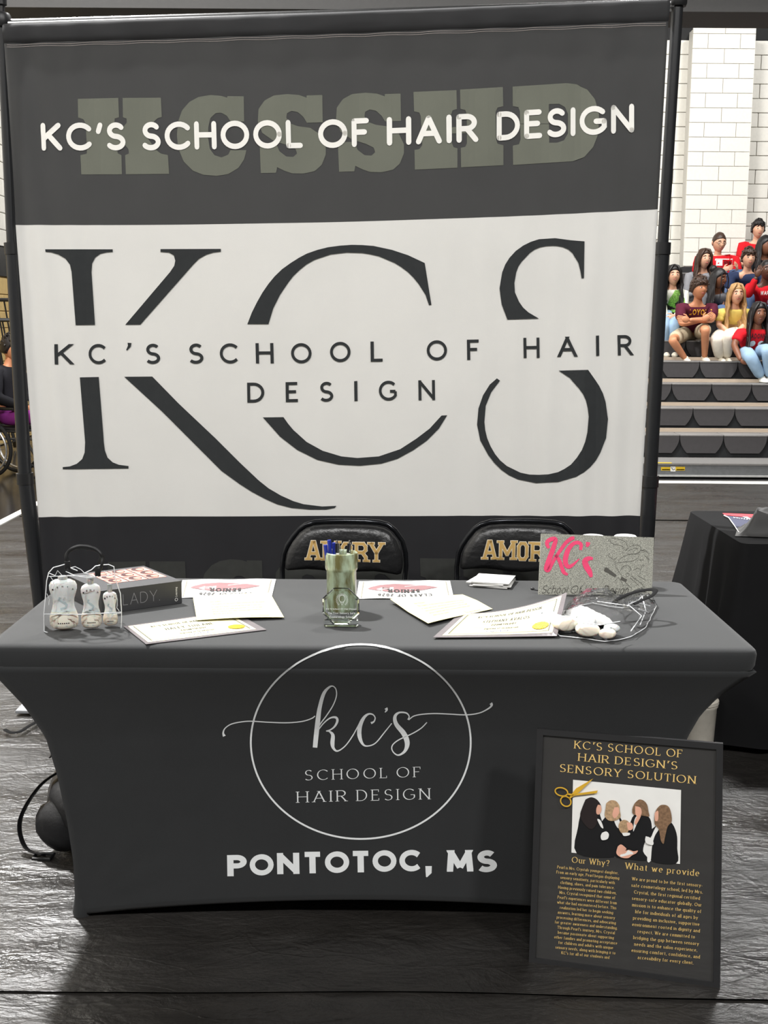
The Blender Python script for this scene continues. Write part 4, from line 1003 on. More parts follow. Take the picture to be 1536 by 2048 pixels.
pk = [mat('pink_portrait_tint', (226, 140, 128), .5, noise_amt=.25, nscale=60), mat('dark_hair_print', (64, 32, 34), .5), mat('pale_skin_print', (214, 142, 122), .5)]
D = Decal(lambda u, v: bp_(u, v, bz+.0008)); random.seed(3)
for i in range(3):
    for j in range(3):
        a0, v0 = .055+i*.056, .07+j*.052; D.poly([(a0, v0), (a0+.052, v0), (a0+.052, v0+.048), (a0, v0+.048)], 0)
D2 = Decal(lambda u, v: bp_(u, v, bz+.0014)); D3 = Decal(lambda u, v: bp_(u, v, bz+.002))
for i in range(3):
    for j in range(3):
        c = (.081+i*.056+random.uniform(-.004, .004), .095+j*.052)
        D2.poly([(c[0]+.018*math.cos(a), c[1]+.002+.020*math.sin(a)) for a in [2*math.pi*k/12 for k in range(12)]], 1)
        D3.poly([(c[0]+.010*math.cos(a)+.003, c[1]-.004+.013*math.sin(a)) for a in [2*math.pi*k/12 for k in range(12)]], 2)
D.build('photo_grid', pk, bk_, 'pink tinted portrait photos'); D2.build('portrait_hair', pk, bk_); D3.build('portrait_face', pk, bk_)
D = Decal(lambda u, v: bp_(u, -.0008, v))
D.text('MILADY.', (.02, .016), (.165, .016), (0, .03), thick=.05, track=.22)
for xx in (.06, ): pass
D.build('spine_title', m_bookl, bk_)
D = Decal(lambda u, v: bp_(W_-.016-v, -.0008, u)); D.text('Learning', (.020, -.002), (.046, -.002), (0, .006), thick=.15, res=5); D.line([(.012+.004*math.cos(a), .001+.004*math.sin(a)) for a in [k*.52 for k in range(13)]], .0012); D.build('publisher_mark', m_white, bk_)
# ---- clear bags and bottles
m_film = film('clear_vinyl_film', (.97, .97, .97), gl=.10, rough=.06, bscale=40, bump=.4)
m_filme = mat('white_vinyl_seam_glint', (226, 228, 230), .2, spec=.8)  # white for the welded edges and for painted highlights on the film
m_btl = mat('frosted_bottle_plastic', (226, 230, 228), .38, sss=.3, trans=.12, ior=1.3, noise_amt=.02)
m_btl_liq = mat('creamy_bottle_contents', (228, 222, 206), .4, sss=.3, noise_amt=.02)
m_cap = mat('clear_bottle_cap', (215, 220, 220), .12, trans=.6, noise_amt=.02)
def bottle(label, h, wd, loc, rot, cap, text):
    t = thing('pump_bottle' if cap else 'squeeze_bottle', label, 'bottle', (0, 0, 0))
    prof = [(.0, .0), (.30, .004), (.42, .03), (.485, .10), (.50, .18), (.485, .27), (.43, .36), (.375, .45), (.36, .52), (.37, .60), (.43, .70), (.475, .80), (.475, .88), (.42, .945), (.29, .985), (.13, 1.0)]
    lo = MB().lathe((0, 0, 0), [(a*wd, b*h) for a, b in prof[:7]], 28, sy=.55); 
    full = MB().lathe((0, 0, 0), [(a*wd, b*h) for a, b in prof], 28, sy=.55); bv_ = full.bvh()
    full = MB().lathe((0, 0, 0), [(a*wd, b*h) for a, b in prof[6:]], 28, sy=.55)
    lo.build('filled_base', m_btl_liq, t); full.build('body', m_btl, t)
    MB().lathe((0, 0, h), [(wd*.14, -.002), (wd*.17, .002), (wd*.17, .005 if cap < 2 else .017), (wd*.15, .007 if cap < 2 else .019), (0, .008 if cap < 2 else .020)], 16).build('cap', m_cap, t)
    def hit(x, y):
        p, n, i, d = bv_.ray_cast(Vector((x, -1, y)), Vector((0, 1, 0))); return None if p is None else p+Vector((0, -.0008, 0))
    d = Decal(hit)
    for i, ch in enumerate('IENTA'):
        a = (i-2)*.18; d.text(ch, (a*wd*.95-.0018, h*(.86-.5*a*a)), (a*wd*.95+.0018, h*(.86-.5*a*a)), (0, .004), thick=.18, res=4)
    d.line([(-.1*wd, .66*h), (-.14*wd, .60*h), (.02*wd, .55*h), (.12*wd, .50*h), (.08*wd, .44*h), (-.1*wd, .42*h)], .005*h/.12, 1)
    for k in range(3): d.line([(-.2*wd, (.36-.035*k)*h), (.2*wd, (.36-.035*k)*h)], .0012, 1)
    for k in range(6): d.line([((-.2+.07*k)*wd, .14*h), ((-.16+.07*k)*wd, .14*h)], .0028)
    d.line([(-.24*wd, .075*h), (.12*wd, .085*h)], .0018, 1)
    d.build('label_print', [m_ink, mat('pale_blue_print', (176, 190, 192), .5)], t)
    t.location = loc; t.rotation_euler = rot; return t
BY = 2.955
for (pxc, yb, h, wd, cap, lab, tx) in [(126, 1263, .126, .070, 1, 'largest frosted bottle standing at the left inside the upright clear bag', 'REPAIR'), (181, 1261, .112, .050, 2, 'middle frosted bottle with clear cap inside the upright clear bag', 'SHINE'), (219, 1256, .086, .036, 2, 'smallest frosted bottle standing at the right inside the upright clear bag', 'Luxe')]:
    p = onz(pxc, yb, TZ); bottle(lab, h, wd, (p.x, p.y+.014, TZ+.004), (0, 0, math.radians(12)), cap, tx)
bag = thing('clear_gift_bag', 'upright clear vinyl gift bag with black handles, at the left end of the table', 'bag', (-.75, 2.96, TZ))
def cE5(x, y): return (80+x/8.533, 1080+y/8.533)
# front and back sheets follow the outline seen; slightly crumpled
outl = [(70,1560),(68,1250),(95,960),(115,690),(150,550),(230,465),(330,440),(430,410),(520,470),(640,520),(760,560),(880,500),(950,440),(1060,420),(1170,415),(1260,450),(1280,640),(1370,900),(1390,1220),(1385,1500),(1000,1560),(600,1590),(180,1600)]
FB0, FB1 = onz(*cE5(70, 1565), TZ+.002), onz(*cE5(1385, 1495), TZ+.002)
bdx = (FB1-FB0).normalized(); bnn = Vector((bdx.y, -bdx.x, 0))
def bagsheet(off, bul, mi, nm, shr=1.0):
    P = FB0+bnn*-off
    def h(x, y):
        p = onpl(x, y, FB0, bnn); c_ = (FB0+FB1)/2
        zz = (p.z-TZ)/.19
        q = Vector((p.x, p.y, p.z))-bnn*off*(1-.55*max(0, zz))
        q += bnn*(bul*math.sin(min(1, max(0, zz))*math.pi)+.004*noise.noise((x*.06, y*.06, off*50))+.002*noise.noise((x*.17, y*.17, off*90)))
        return q
    d = Decal(h); d.fill([cE5(*p) for p in outl], 4)
    used = sorted({i for f in d.mb.f for i in f}); 
    o = d.mb.build(nm, m_film, bag); return h
hf = bagsheet(0, .008, 0, 'front_sheet'); hb = bagsheet(.075, -.004, 0, 'back_sheet')
Pf = [hf(*cE5(*p)) for p in outl[:5]+outl[16:20]]
for seq in ([0, 1, 2, 3, 4], [16, 17, 18, 19]):
    a = [hf(*cE5(*outl[i])) for i in seq]; b = [hb(*cE5(*outl[i])) for i in seq]; n = len(a)
    MB().add(a+b, [(i, i+1, n+i+1, n+i) for i in range(n-1)]).build('side_gusset', m_film, bag)
def seam_or_glint(h, pts, r_=.0012): MB().tube([h(*cE5(*p)) for p in pts], r_, 6).build('seam_or_glint', m_filme, bag)
seam_or_glint(hf, outl[0:10]); seam_or_glint(hf, outl[10:20]); seam_or_glint(hf, [(70, 1255), (400, 1262), (700, 1262), (1050, 1245), (1380, 1225)]); seam_or_glint(hb, [(115, 690), (500, 680), (900, 690), (1280, 690)], .0007)
seam_or_glint(hf, [(70, 1560), (180, 1600)]); seam_or_glint(hf, [(440, 530), (600, 600), (800, 640), (990, 610)], .001)
for L_ in ([(160, 560), (260, 600), (300, 520), (380, 600)], [(180, 620), (240, 700), (200, 800)], [(1090, 520), (1150, 600), (1230, 560), (1260, 640)], [(520, 470), (600, 450), (700, 500), (760, 560), (880, 590)], [(1290, 900), (1320, 1010), (1310, 1150), (1350, 1200)], [(120, 900), (160, 1000), (150, 1100)], [(1190, 1350), (1250, 1260), (1380, 1240)]): seam_or_glint(hf, L_, .0008)  # thin white tubes along creases, painted-in glints of the film
def handle(h, P):
    q = [h(*cE5(*p)) for p in P]; q = smooth_poly([tuple(a) for a in q], 3)
    MB().tube(q, .0042, 8, flat=.35, up=(0, 1, 0)).build('handle', m_blk, bag)
handle(hf, [(470, 520), (465, 400), (445, 300), (470, 220), (540, 150), (640, 110), (740, 105), (860, 125), (970, 175), (1040, 240), (1070, 300), (1060, 400), (1000, 560)])
handle(hb, [(490, 560), (480, 400), (440, 330), (470, 260), (560, 190), (680, 175), (800, 185), (920, 210), (1010, 250), (1040, 320), (1010, 420), (960, 600)])
for p in ((470, 430), (985, 540)): c_ = hf(*cE5(*p)); MB().box(c_, (.014, .003, .022), 0, None, .001).build('handle_tab', m_blk, bag)
# lying bag
def cF6(x, y): return (1060+x/5.689, 1050+y/5.689)
for (x, y, yaw, h, wd, lab, tx) in [(1140, 1259, 24, .115, .066, 'frosted bottle lying in the flat clear bag, nearest the curled certificate', ''), (1178, 1270, -4, .12, .060, 'frosted bottle lying in the middle of the flat clear bag', ''), (1213, 1273, -22, .085, .042, 'smallest frosted bottle, lying at the right in the flat clear bag', '')]:
    p = onz(x, y, TZ+.018); bottle(lab, h, wd, (p.x, p.y+.008, TZ+.008+wd*.275), (math.radians(-90), 0, math.radians(yaw)), 1, tx)
lb = thing('clear_gift_bag', 'clear vinyl gift bag of bottles lying flat, handle looped, before the stone plate', 'bag', (.52, 2.95, TZ))
ol = [(1112,1262),(1125,1235),(1150,1212),(1185,1205),(1215,1212),(1245,1215),(1275,1200),(1292,1188),(1305,1198),(1312,1212),(1300,1240),(1290,1256),(1262,1272),(1238,1279),(1210,1282),(1160,1275),(1120,1271)]
wp = [onz(x, y, TZ+.004) for x, y in ol]; cc = sum(wp, Vector())/len(wp)
mb = MB(); rings = []
for k, (s_, hz) in enumerate([(1, 0), (.97, .020), (.86, .042), (.66, .056), (.4, .062), (.12, .060)]):
    rg_ = []
    for i, p in enumerate(wp):
        # subdivide ring finely
        q = wp[(i+1) % len(wp)]
        for m_ in range(5):
            a = p.lerp(q, m_/5); v = cc+(a-cc)*s_; far = max(0, (a.x-.60)/.08)
            v.z = TZ+.003+hz*(1-.45*min(1, far))*(1+.0*i); v += Vector((noise.noise(v*30)*.004, noise.noise(v*31+Vector((5, 0, 0)))*.004, (noise.noise(v*38)*.010+noise.noise(v*90)*.004)*min(1, k)))
            rg_.append(v)
    rings.append(rg_)
n = len(rings[0])
for r_ in rings: mb.v += r_
for j in range(len(rings)-1):
    for i in range(n): mb.f.append((j*n+i, j*n+(i+1) % n, (j+1)*n+(i+1) % n, (j+1)*n+i)); mb.mi.append(0)
mb.f.append(tuple(range(5*n, 6*n))); mb.mi.append(0)
mb.build('vinyl_body', m_film, lb, angle=80)
MB().tube(rings[0]+[rings[0][0]], .0013, 6).build('seam_or_glint', m_filme, lb)
for P in ([(1195, 1203, .045), (1260, 1212, .05), (1283, 1232, .03), (1262, 1262, .02)], [(1275, 1206, .05), (1300, 1212, .03)], [(1278, 1218, .045), (1297, 1225, .02)], [(1128, 1230, .03), (1160, 1245, .05), (1200, 1250, .055), (1240, 1243, .05)], [(1284, 1192, .05), (1292, 1222, .02), (1280, 1250, .01)]):
    MB().tube([onz(x, y, TZ+z) for x, y, z in P], .0013, 6).build('seam_or_glint', m_filme, lb)
hp = [ony(x, y, Y) for x, y, Y in [(1226, 1208, 3.02), (1236, 1198, 3.04), (1252, 1190, 3.06), (1275, 1183, 3.07), (1300, 1179, 3.06), (1311, 1182, 3.04), (1304, 1191, 3.02), (1285, 1200, 3.0), (1268, 1208, 2.99)]]
m_web = mat('black_webbing', (16, 16, 17), .85, spec=.15)
MB().tube([Vector(q) for q in smooth_poly([tuple(a) for a in hp], 3)], .007, 8, flat=.35, up=(0, 0, 1)).build('handle', m_web, lb)
# tissue inside the lying bag
def tis(u, v):
    a = 2*math.pi*u; r_ = v; return (.50+.085*r_*math.cos(a), 2.985+.06*r_*math.sin(a), TZ+.008+.034*(1-v*v)+.010*noise.noise((math.cos(a)*2*v, math.sin(a)*2*v, 3))+.004*noise.noise((math.cos(a)*8*v, math.sin(a)*8*v, 3)))
tt = MB().grid(tis, 40, 12); tag(tt.build('tissue_paper', m_paper, angle=30), 'crumpled white tissue paper inside the lying clear bag', 'paper')
# ---- stone name plate on wire easel
m_stone = mat('speckled_stone_plate', (156, 156, 146), .45, metal=.25, noise_amt=.85, nscale=640, bump=.4, bscale=500)
m_pink = mat('hot_pink_paint', (226, 60, 108), .45, noise_amt=.06)
sp = [ony(1083, 1067, 3.375), ony(1308, 1075, 3.385), ony(1303, 1204, 3.335), ony(1077, 1194, 3.325)]
sn = (sp[1]-sp[0]).cross(sp[3]-sp[0]).normalized(); sn = sn if sn.y < 0 else -sn
np_ = thing('name_plate', 'speckled grey stone plate with pink script letters and engraved drawing, on a wire easel', 'sign', tuple(sp[3]))
MB().prism([p for p in sp], -sn*.012).build('plate', m_stone, np_, smooth=False)
D = Decal(lambda x, y: onpl(*cF6(x, y), sp[0], sn)+sn*.0012)
def swf(L, mi=0, it=3):
    q = smooth_poly([(a, b, c) for a, b, c in L], it); k_ = 1.22 if L[0][2] > 10 else 1; D.line([(p[0], p[1]) for p in q], [p[2]*k_ for p in q], mi)
swf([(215,265,26),(195,225,34),(200,185,38),(250,160,40),(290,165,38),(275,230,42),(240,330,46),(205,430,50),(190,500,54),(215,505,40),(245,450,32),(290,370,30),(350,280,32),(410,200,34),(470,155,36),(505,148,26)])
swf([(290,340,26),(330,400,34),(360,480,36),(385,540,34),(430,565,20)])
swf([(575,285,26),(580,225,34),(545,200,34),(490,215,36),(435,280,44),(405,370,48),(405,440,46),(440,475,38),(490,450,26),(560,385,10)])
swf([(660,195,40),(655,225,36),(645,250,16)])
swf([(715,385,22),(670,380,40),(625,410,52),(640,470,56),(670,520,52),(690,570,38),(695,595,22)])
D.build('pink_letters', m_pink, np_, 'hot pink script letters')
D = Decal(lambda x, y: onpl(*cF6(x, y), sp[0], sn)+sn*.0010)
def th_(L, w_=4): swf([(a, b, w_) for a, b in L], 0, 2)
# engraved words in a joined hand
D.text('School Of Hair Design', (125, 778), (1110, 782), (12, -92), thick=.075, track=.16, italic=.25, res=10)
# engraved hair and tools drawing: plain generic line work
for L in [[(920,155),(915,190),(945,215),(1000,225),(1050,245),(1090,290),(1110,250),(1090,200),(1040,170),(970,155),(925,150)],
          [(1090,290),(1150,240),(1220,230),(1260,260),(1240,310),(1180,330),(1110,330)],[(1110,300),(1170,270),(1230,265)],[(1000,410),(1060,360),(1150,330),(1230,330),(1260,290),(1330,310)],
          [(990,430),(1080,420),(1160,410),(1220,380),(1250,330)],[(1260,290),(1310,285),(1350,330)],[(1300,345),(1340,390),(1350,440)],[(1330,350),(1355,400)],
          [(905,320),(890,350),(920,370),(960,400),(980,370)],
          [(960,420),(980,480),(1010,530),(1060,600)],[(1030,520),(1060,470),(1110,460),(1150,500),(1120,530)],[(1180,510),(1220,490),(1250,500)],
          [(1090,560),(1110,590),(1130,570),(1110,545),(1090,560)],[(1240,400),(1290,395)],[(1250,560),(1260,500),(1290,440)],[(1080,650),(1160,720)],[(1150,580),(1260,660),(1300,710)],[(1140,600),(1240,690)],[(1220,570),(1320,630)],[(970,640),(1000,600),(1040,640),(1060,700)]]: th_(L, 3)
D.build('engraving', mat('engraved_line', (74, 72, 66), .6), np_, 'dark engraved wording and line drawing of hair'); D = Decal(D.hit)
D.fill([(850, 490), (870, 480), (985, 570), (970, 595), (840, 520)], 30); D.build('engraved_comb', MATS['engraved_line'], np_); D = Decal(D.hit); D.fill([(1040, 590), (1105, 620), (1090, 650), (1030, 620)], 30)
D.build('engraved_comb', MATS['engraved_line'], np_)
es = thing('wire_easel', 'small black wire easel holding the stone name plate', 'easel', (.6, 3.33, TZ))
e0 = lambda x, y, o=.02: onpl(*cF6(x, y), sp[0], sn)+sn*o
MB().tube([e0(580, 840), e0(578, 775), e0(590, 765), e0(760, 770), e0(930, 790), e0(945, 800), e0(948, 870)], .0017, 6).build('front_loop', m_blk, es)
def tz(p, dz=.003): return Vector((p.x, p.y, TZ+dz))
for x in (580, 948):
    p = e0(x, 850); MB().tube([p, tz(p, .012), tz(p+Vector((0, .09, 0)), .003)], .0017, 6).build('foot_wire', m_blk, es)
pl_, pr_ = e0(40, 770, -.02), e0(1330, 830, -.02); MB().tube([tz(pl_, .01), tz(Vector((.45, 3.345, 0)), .006), tz(Vector((.74, 3.345, 0)), .006), tz(pr_, .01)], .0017, 6).build('cross_wire', m_blk, es)
MB().ell(tz(pl_, .012), (.006, .004, .004), 8, 6).build('ball_end', m_blk, es)
MB().tube([(.53, 3.40, TZ+.13), (.53, 3.47, TZ+.003)], .0017, 6).build('rear_leg', m_blk, es); MB().tube([(.68, 3.40, TZ+.13), (.68, 3.47, TZ+.003)], .0017, 6).build('rear_leg', m_blk, es)
MB().tube([(.53, 3.40, TZ+.13), (.68, 3.40, TZ+.13)], .0017, 6).build('rear_bar', m_blk, es)
for px, lab in ((1186, 'white lidded cup behind the stone name plate, left of the other cup'), (1251, 'white lidded cup behind the stone name plate, by its right corner')):
    p = ony(px, 1071, 3.47); t = thing('paper_cup', lab, 'cup', (p.x, 3.47, TZ)); hgt = p.z-TZ
    MB().lathe((p.x, 3.47, TZ), [(0, 0), (.024, 0), (.026, .004), (.030, hgt-.012)], 24).build('cup_body', m_white, t)
    MB().lathe((p.x, 3.47, TZ), [(.030, hgt-.016), (.033, hgt-.014), (.033, hgt-.003), (.030, hgt), (.028, hgt-.002), (.0, hgt-.002)], 24).build('lid', m_white, t)
# ---------------------------------------------------------------- framed poster
m_frame = mat('matte_black_frame', (38, 38, 39), .45, noise_amt=.04)
m_pprint = mat('dark_poster_print', (50, 49, 48), .5, coat=1.0, croug=.03, noise_amt=.04)
m_pgold = mat('poster_gold_text', (236, 200, 124), .5, noise_amt=.05)
pBL, pBR = onz(1059, 1922, .004), onz(1440, 1974, .004)
pTL = ony(1075.5, 1455, 2.725); pn = (pBR-pBL).cross(pTL-pBL).normalized(); pn = pn if pn.y < 0 else -pn
pTR = onpl(1446, 1485, pBL, pn)
po = thing('framed_poster', 'black framed poster with gold lettering leaning against the front of the table', 'poster', tuple(pBL))
def fq(u, v, o=0): return pTL.lerp(pTR, u).lerp(pBL.lerp(pBR, u), v)+pn*o
fw, fh = .035, .025
def bar(q): MB().prism([fq(*p) for p in q], pn*.014).build('frame_rail', m_frame, po, smooth=False)
bar([(0, 0), (1, 0), (1-fw, fh), (fw, fh)]); bar([(0, 1), (fw, 1-fh), (1-fw, 1-fh), (1, 1)]); bar([(0, 0), (fw, fh), (fw, 1-fh), (0, 1)]); bar([(1, 0), (1, 1), (1-fw, 1-fh), (1-fw, fh)])
MB().prism([fq(fw*.7, fh*.7, .002), fq(1-fw*.7, fh*.7, .002), fq(1-fw*.7, 1-fh*.7, .002), fq(fw*.7, 1-fh*.7, .002)], pn*.006).build('print_under_glass', m_pprint, po, smooth=False)
def cP(x, y): return (1040+x/3.657, 1440+y/3.657)
def DP(o): return Decal(lambda x, y: onpl(*cP(x, y), fq(.5, .5, .009+o), pn))
D = DP(0); ts = dict(thick=.13, thin=.05, serif=.145, track=.23)
D.text("KC'S SCHOOL OF", (397, 208), (1187, 275), (3, -57), **ts)
D.text("HAIR DESIGN'S", (425, 299), (1150, 362), (3, -57), **ts)
D.text("SENSORY SOLUTION", (288, 378), (1283, 468), (3, -57), **ts)
D.text("Our Why?", (378, 1042), (652, 1068), (2, -42), **ts); D.text("What we provide", (768, 1088), (1310, 1143), (3, -46), **ts)
tb_ = dict(thick=.14, thin=.08, serif=.13, track=.2, res=5)
left = ["Pearl is Mrs. Crystals youngest daughter.", "From an early age, Pearl began displaying", "sensory sensitivity, particularly with", "clothing, shoes, and pain tolerance.", "Having previously raised two children,", "Mrs. Crystal recognized that some of", "Pearl's experiences were different from", "what she had encountered before. This", "realization led her to begin seeking", "answers, learning more about sensory", "processing differences, and advocating", "for greater awareness and understanding.", "Through Pearl's journey, Mrs. Crystal", "became passionate about supporting", "other families and promoting acceptance", "for children and adults with unique", "sensory needs, along with bringing it to", "KC's for all of our students and"]
lx = [(272,720),(266,725),(295,692),(295,690),(279,705),(288,695),(274,706),(272,704),(292,680),(275,693),(268,700),(254,712),(273,692),(276,685),(250,710),(280,680),(259,697),(302,653)]
for i, (s_, (a, b)) in enumerate(zip(left, lx)):
    y = 1085+i*36.7; sl = .1; D.text(s_, (a, y+(a-272)*sl), (b, y+(b-272)*sl), (1.5, -21), **tb_)
right = ["We are proud to be the first sensory-", "safe cosmetology school, led by Mrs.", "Crystal, the first regional certified", "sensory-safe educator globally. Our", "mission is to enhance the quality of", "life for individuals of all ages by", "providing an inclusive, supportive", "environment rooted in dignity and", "respect. We are committed to", "bridging the gap between sensory", "needs and the salon experience,", "ensuring comfort, confidence, and", "accessibility for every client."]
rx = [(818,1334),(814,1336),(833,1315),(818,1328),(820,1325),(843,1300),(826,1312),(820,1315),(860,1278),(828,1307),(835,1296),(815,1315),(860,1268)]
for i, (s_, (a, b)) in enumerate(zip(right, rx)):
    y = 1172+i*47.6; sl = .098; D.text(s_, (a, y+(a-818)*sl), (b, y+(b-818)*sl), (1.5, -24), **tb_)
D.build('gold_text', m_pgold, po, 'gold serif wording')
pm = [m_white, mat('print_black_clothes', (18, 18, 20), .5), mat('print_dark_hair', (36, 28, 28), .5), mat('print_blonde_hair', (176, 146, 112), .5, noise_amt=.3, nscale=200), mat('print_brown_hair', (128, 100, 76), .5, noise_amt=.3, nscale=200), mat('print_skin', (226, 170, 146), .5), mat('print_scissor_gold', (214, 168, 52), .4, noise_amt=.1)]
layers = [
 (0, [(388,437),(1178,512),(1170,1053),(376,970)]),
 (1, [(440,700),(470,640),(560,650),(600,740),(620,820),(650,850),(640,870),(700,900),(700,1001),(415,975),(425,780)]),
 (1, [(600,740),(640,700),(720,700),(760,760),(800,760),(830,700),(890,680),(950,720),(965,800),(955,860),(920,880),(900,960),(930,1027),(700,1003),(620,960)]),
 (1, [(960,800),(1020,760),(1100,745),(1145,830),(1150,940),(1143,1048),(960,1030),(962,930)]),
 (0, [(1000,770),(970,830),(945,920),(930,1028),(955,1030),(965,930),(985,850),(1020,790)]),
 (0, [(700,705),(722,720),(735,775),(715,790),(690,740)]), (0, [(850,705),(880,700),(850,770),(828,815),(835,740)]), (0, [(560,720),(590,735),(610,790),(590,780)]),
 (2, [(480,580),(520,565),(560,580),(590,620),(592,660),(570,700),(560,760),(520,800),(470,760),(440,700),(455,640)]),
 (5, [(570,620),(590,625),(596,660),(580,690),(560,685),(558,650)]),
 (3, [(630,610),(660,588),(700,592),(726,625),(730,660),(735,710),(700,735),(650,735),(620,700),(625,650)]),
 (5, [(690,640),(720,640),(726,675),(710,705),(690,720),(675,690)]),
 (4, [(838,610),(870,582),(905,590),(930,620),(940,670),(945,705),(900,700),(830,690),(822,650)]),
 (5, [(842,630),(880,640),(890,680),(870,710),(845,690)]), (5, [(860,700),(885,700),(850,765),(838,745)]),
 (4, [(1000,650),(1030,622),(1075,625),(1100,660),(1110,740),(1080,780),(1060,860),(1050,905),(1030,880),(1015,800),(985,760),(985,690)]),
 (5, [(985,680),(1010,665),(1010,730),(988,735)]),
 (3, [(730,745),(760,730),(795,745),(800,790),(780,828),(740,825),(720,780)]), (5, [(780,750),(815,752),(828,785),(812,805),(790,800)]), (0, [(745,825),(800,825),(800,842),(760,848)]),
 (0, [(600,825),(630,815),(650,835),(640,870),(600,878),(590,850)]), (0, [(920,850),(950,860),(975,890),(970,915),(930,905),(915,880)]),
 (5, [(715,925),(740,910),(778,940),(770,955),(800,950),(830,960),(862,955),(850,975),(820,990),(790,1010),(740,1005),(705,975)]),
 (0, [(790,950),(830,975),(800,985),(740,1000),(735,985),(770,975)]),
]
for i, (mi, P) in enumerate(layers):
    if i: P = smooth_poly(P+[P[0]], 2)[:-1]
    D = DP(.0006+.00022*i); D.fill(P, 60, mi) if i else D.poly(P, 0)
    D.build('poster_photo', pm, po)
D = DP(.0065)
D.fill([(360,560),(400,540),(570,515),(560,535),(410,552)], 60, 6); D.fill([(375,545),(410,500),(535,428),(520,445),(430,530),(390,560)], 60, 6)
for c, rx_, ry_ in (((303, 525), 46, 30), ((335, 595), 38, 36)):
    D.line([(c[0]+rx_*math.cos(a), c[1]+ry_*math.sin(a)+.15*rx_*math.cos(a)) for a in [2*math.pi*k/28 for k in range(29)]], 9, 6)
D.line([(345, 540), (385, 548)], 12, 6); D.line([(360, 575), (392, 545)], 12, 6)
D.build('gold_scissors', pm, po, 'gold scissors drawing')
# ---------------------------------------------------------------- second table at the right
t2 = thing('table_cover', 'plain black cloth draped to the floor over the table at the right edge', 'tablecloth', (2.2, 4.5, 0))
QX0, QX1, QY0, QY1 = 1.262, 3.10, 4.15, 4.90
tt2 = thing('folding_table', 'folding table hidden under the plain black draped cloth at the right', 'table', (2.2, 4.5, 0))
MB().bx(QX0+.01, QX1-.01, QY0+.01, QY1-.01, .70, .733, bev=.01).build('tabletop', m_white, tt2)
for sx in (QX0+.25, QX1-.25):
    for sy in (QY0+.12, QY1-.12): MB().tube([(sx, sy, .012), (sx, sy, .70)], .014, 8).build('leg', m_steel, tt2)
per = []
def rrp(s):  # perimeter parameter with rounded corners, ccw from front-left going right
    return None
base_ = rr(QX0, QX1, QY0, QY1, .035, 0, 8)
# resample densely
dense = []
for i, p in enumerate(base_):
    q = base_[(i+1) % len(base_)]; L1 = (q-p).length; m_ = max(1, int(L1/.03))
    for k in range(m_): dense.append(p.lerp(q, k/m_))
cx2, cy2 = (QX0+QX1)/2, (QY0+QY1)/2
dmb2 = MB(); nr2 = 22
ND = len(dense)
for j in range(nr2+1):
    t = j/nr2
    for i, p in enumerate(dense):
        nx = (p.x-cx2); ny = (p.y-cy2)
        o = Vector((1 if nx > (QX1-QX0)/2-.036 else -1 if nx < -((QX1-QX0)/2-.036) else 0, 1 if ny > (QY1-QY0)/2-.036 else -1 if ny < -((QY1-QY0)/2-.036) else 0, 0))
        if o.length > 0: o.normalize()
        dcorn = min((p-Vector(c)).length for c in ((QX0, QY0, 0), (QX1, QY0, 0), (QX0, QY1, 0), (QX1, QY1, 0)))
        s_ = p.x*1.0+p.y*1.7
        if t < .06: z = .7455-.03*(t/.06)**1.5; out = .004+.006*t/.06
        else:
            z = .7155*(1-(t-.06)/.94)+.012; tt_ = (t-.06)/.94
            fl = .09*math.exp(-(dcorn/.11)**2); out = .010+tt_*(.03+fl)+.018*tt_*math.sin(s_*21)+.010*tt_*math.sin(s_*47+2)
            if p.x < QX0+.05: out += .06*tt_*(1-math.exp(-(p.y-QY0)/.3))
            hem = .012+.05*math.exp(-(dcorn/.2)**2)*-1
            z = max(z, .012+ .11*math.exp(-((p.x-QX0)**2+(p.y-QY0-.22)**2)/.03)*tt_)
        dmb2.v.append(Vector((p.x, p.y, 0))+o*out+Vector((0, 0, z)))
for j in range(nr2):
    for i in range(ND): dmb2.f.append((j*ND+i, j*ND+(i+1) % ND, (j+1)*ND+(i+1) % ND, (j+1)*ND+i)); dmb2.mi.append(0)
dmb2.f.append(tuple(range(ND))); dmb2.mi.append(0)
dmb2.build('draped_cloth', m_cloth2, t2, angle=60)
bxm = mat('off_white_plastic_bin', (196, 190, 178), .5)
wbn = thing('storage_bin', 'off-white plastic bin at the foot of the black draped table', 'bin', (1.125, 4.11, 0))
MB().lathe((1.125, 4.11, .014), [(0, 0), (.052, 0), (.055, .01), (.062, .15), (.066, .155), (.066, .163), (.058, .163), (.05, .012), (0, .012)], 20).build('body', bxm, wbn)
MB().lathe((1.125, 4.11, .014), [(.064, .164), (.068, .166), (.068, .178), (.06, .182), (0, .184)], 20).build('lid', bxm, wbn)
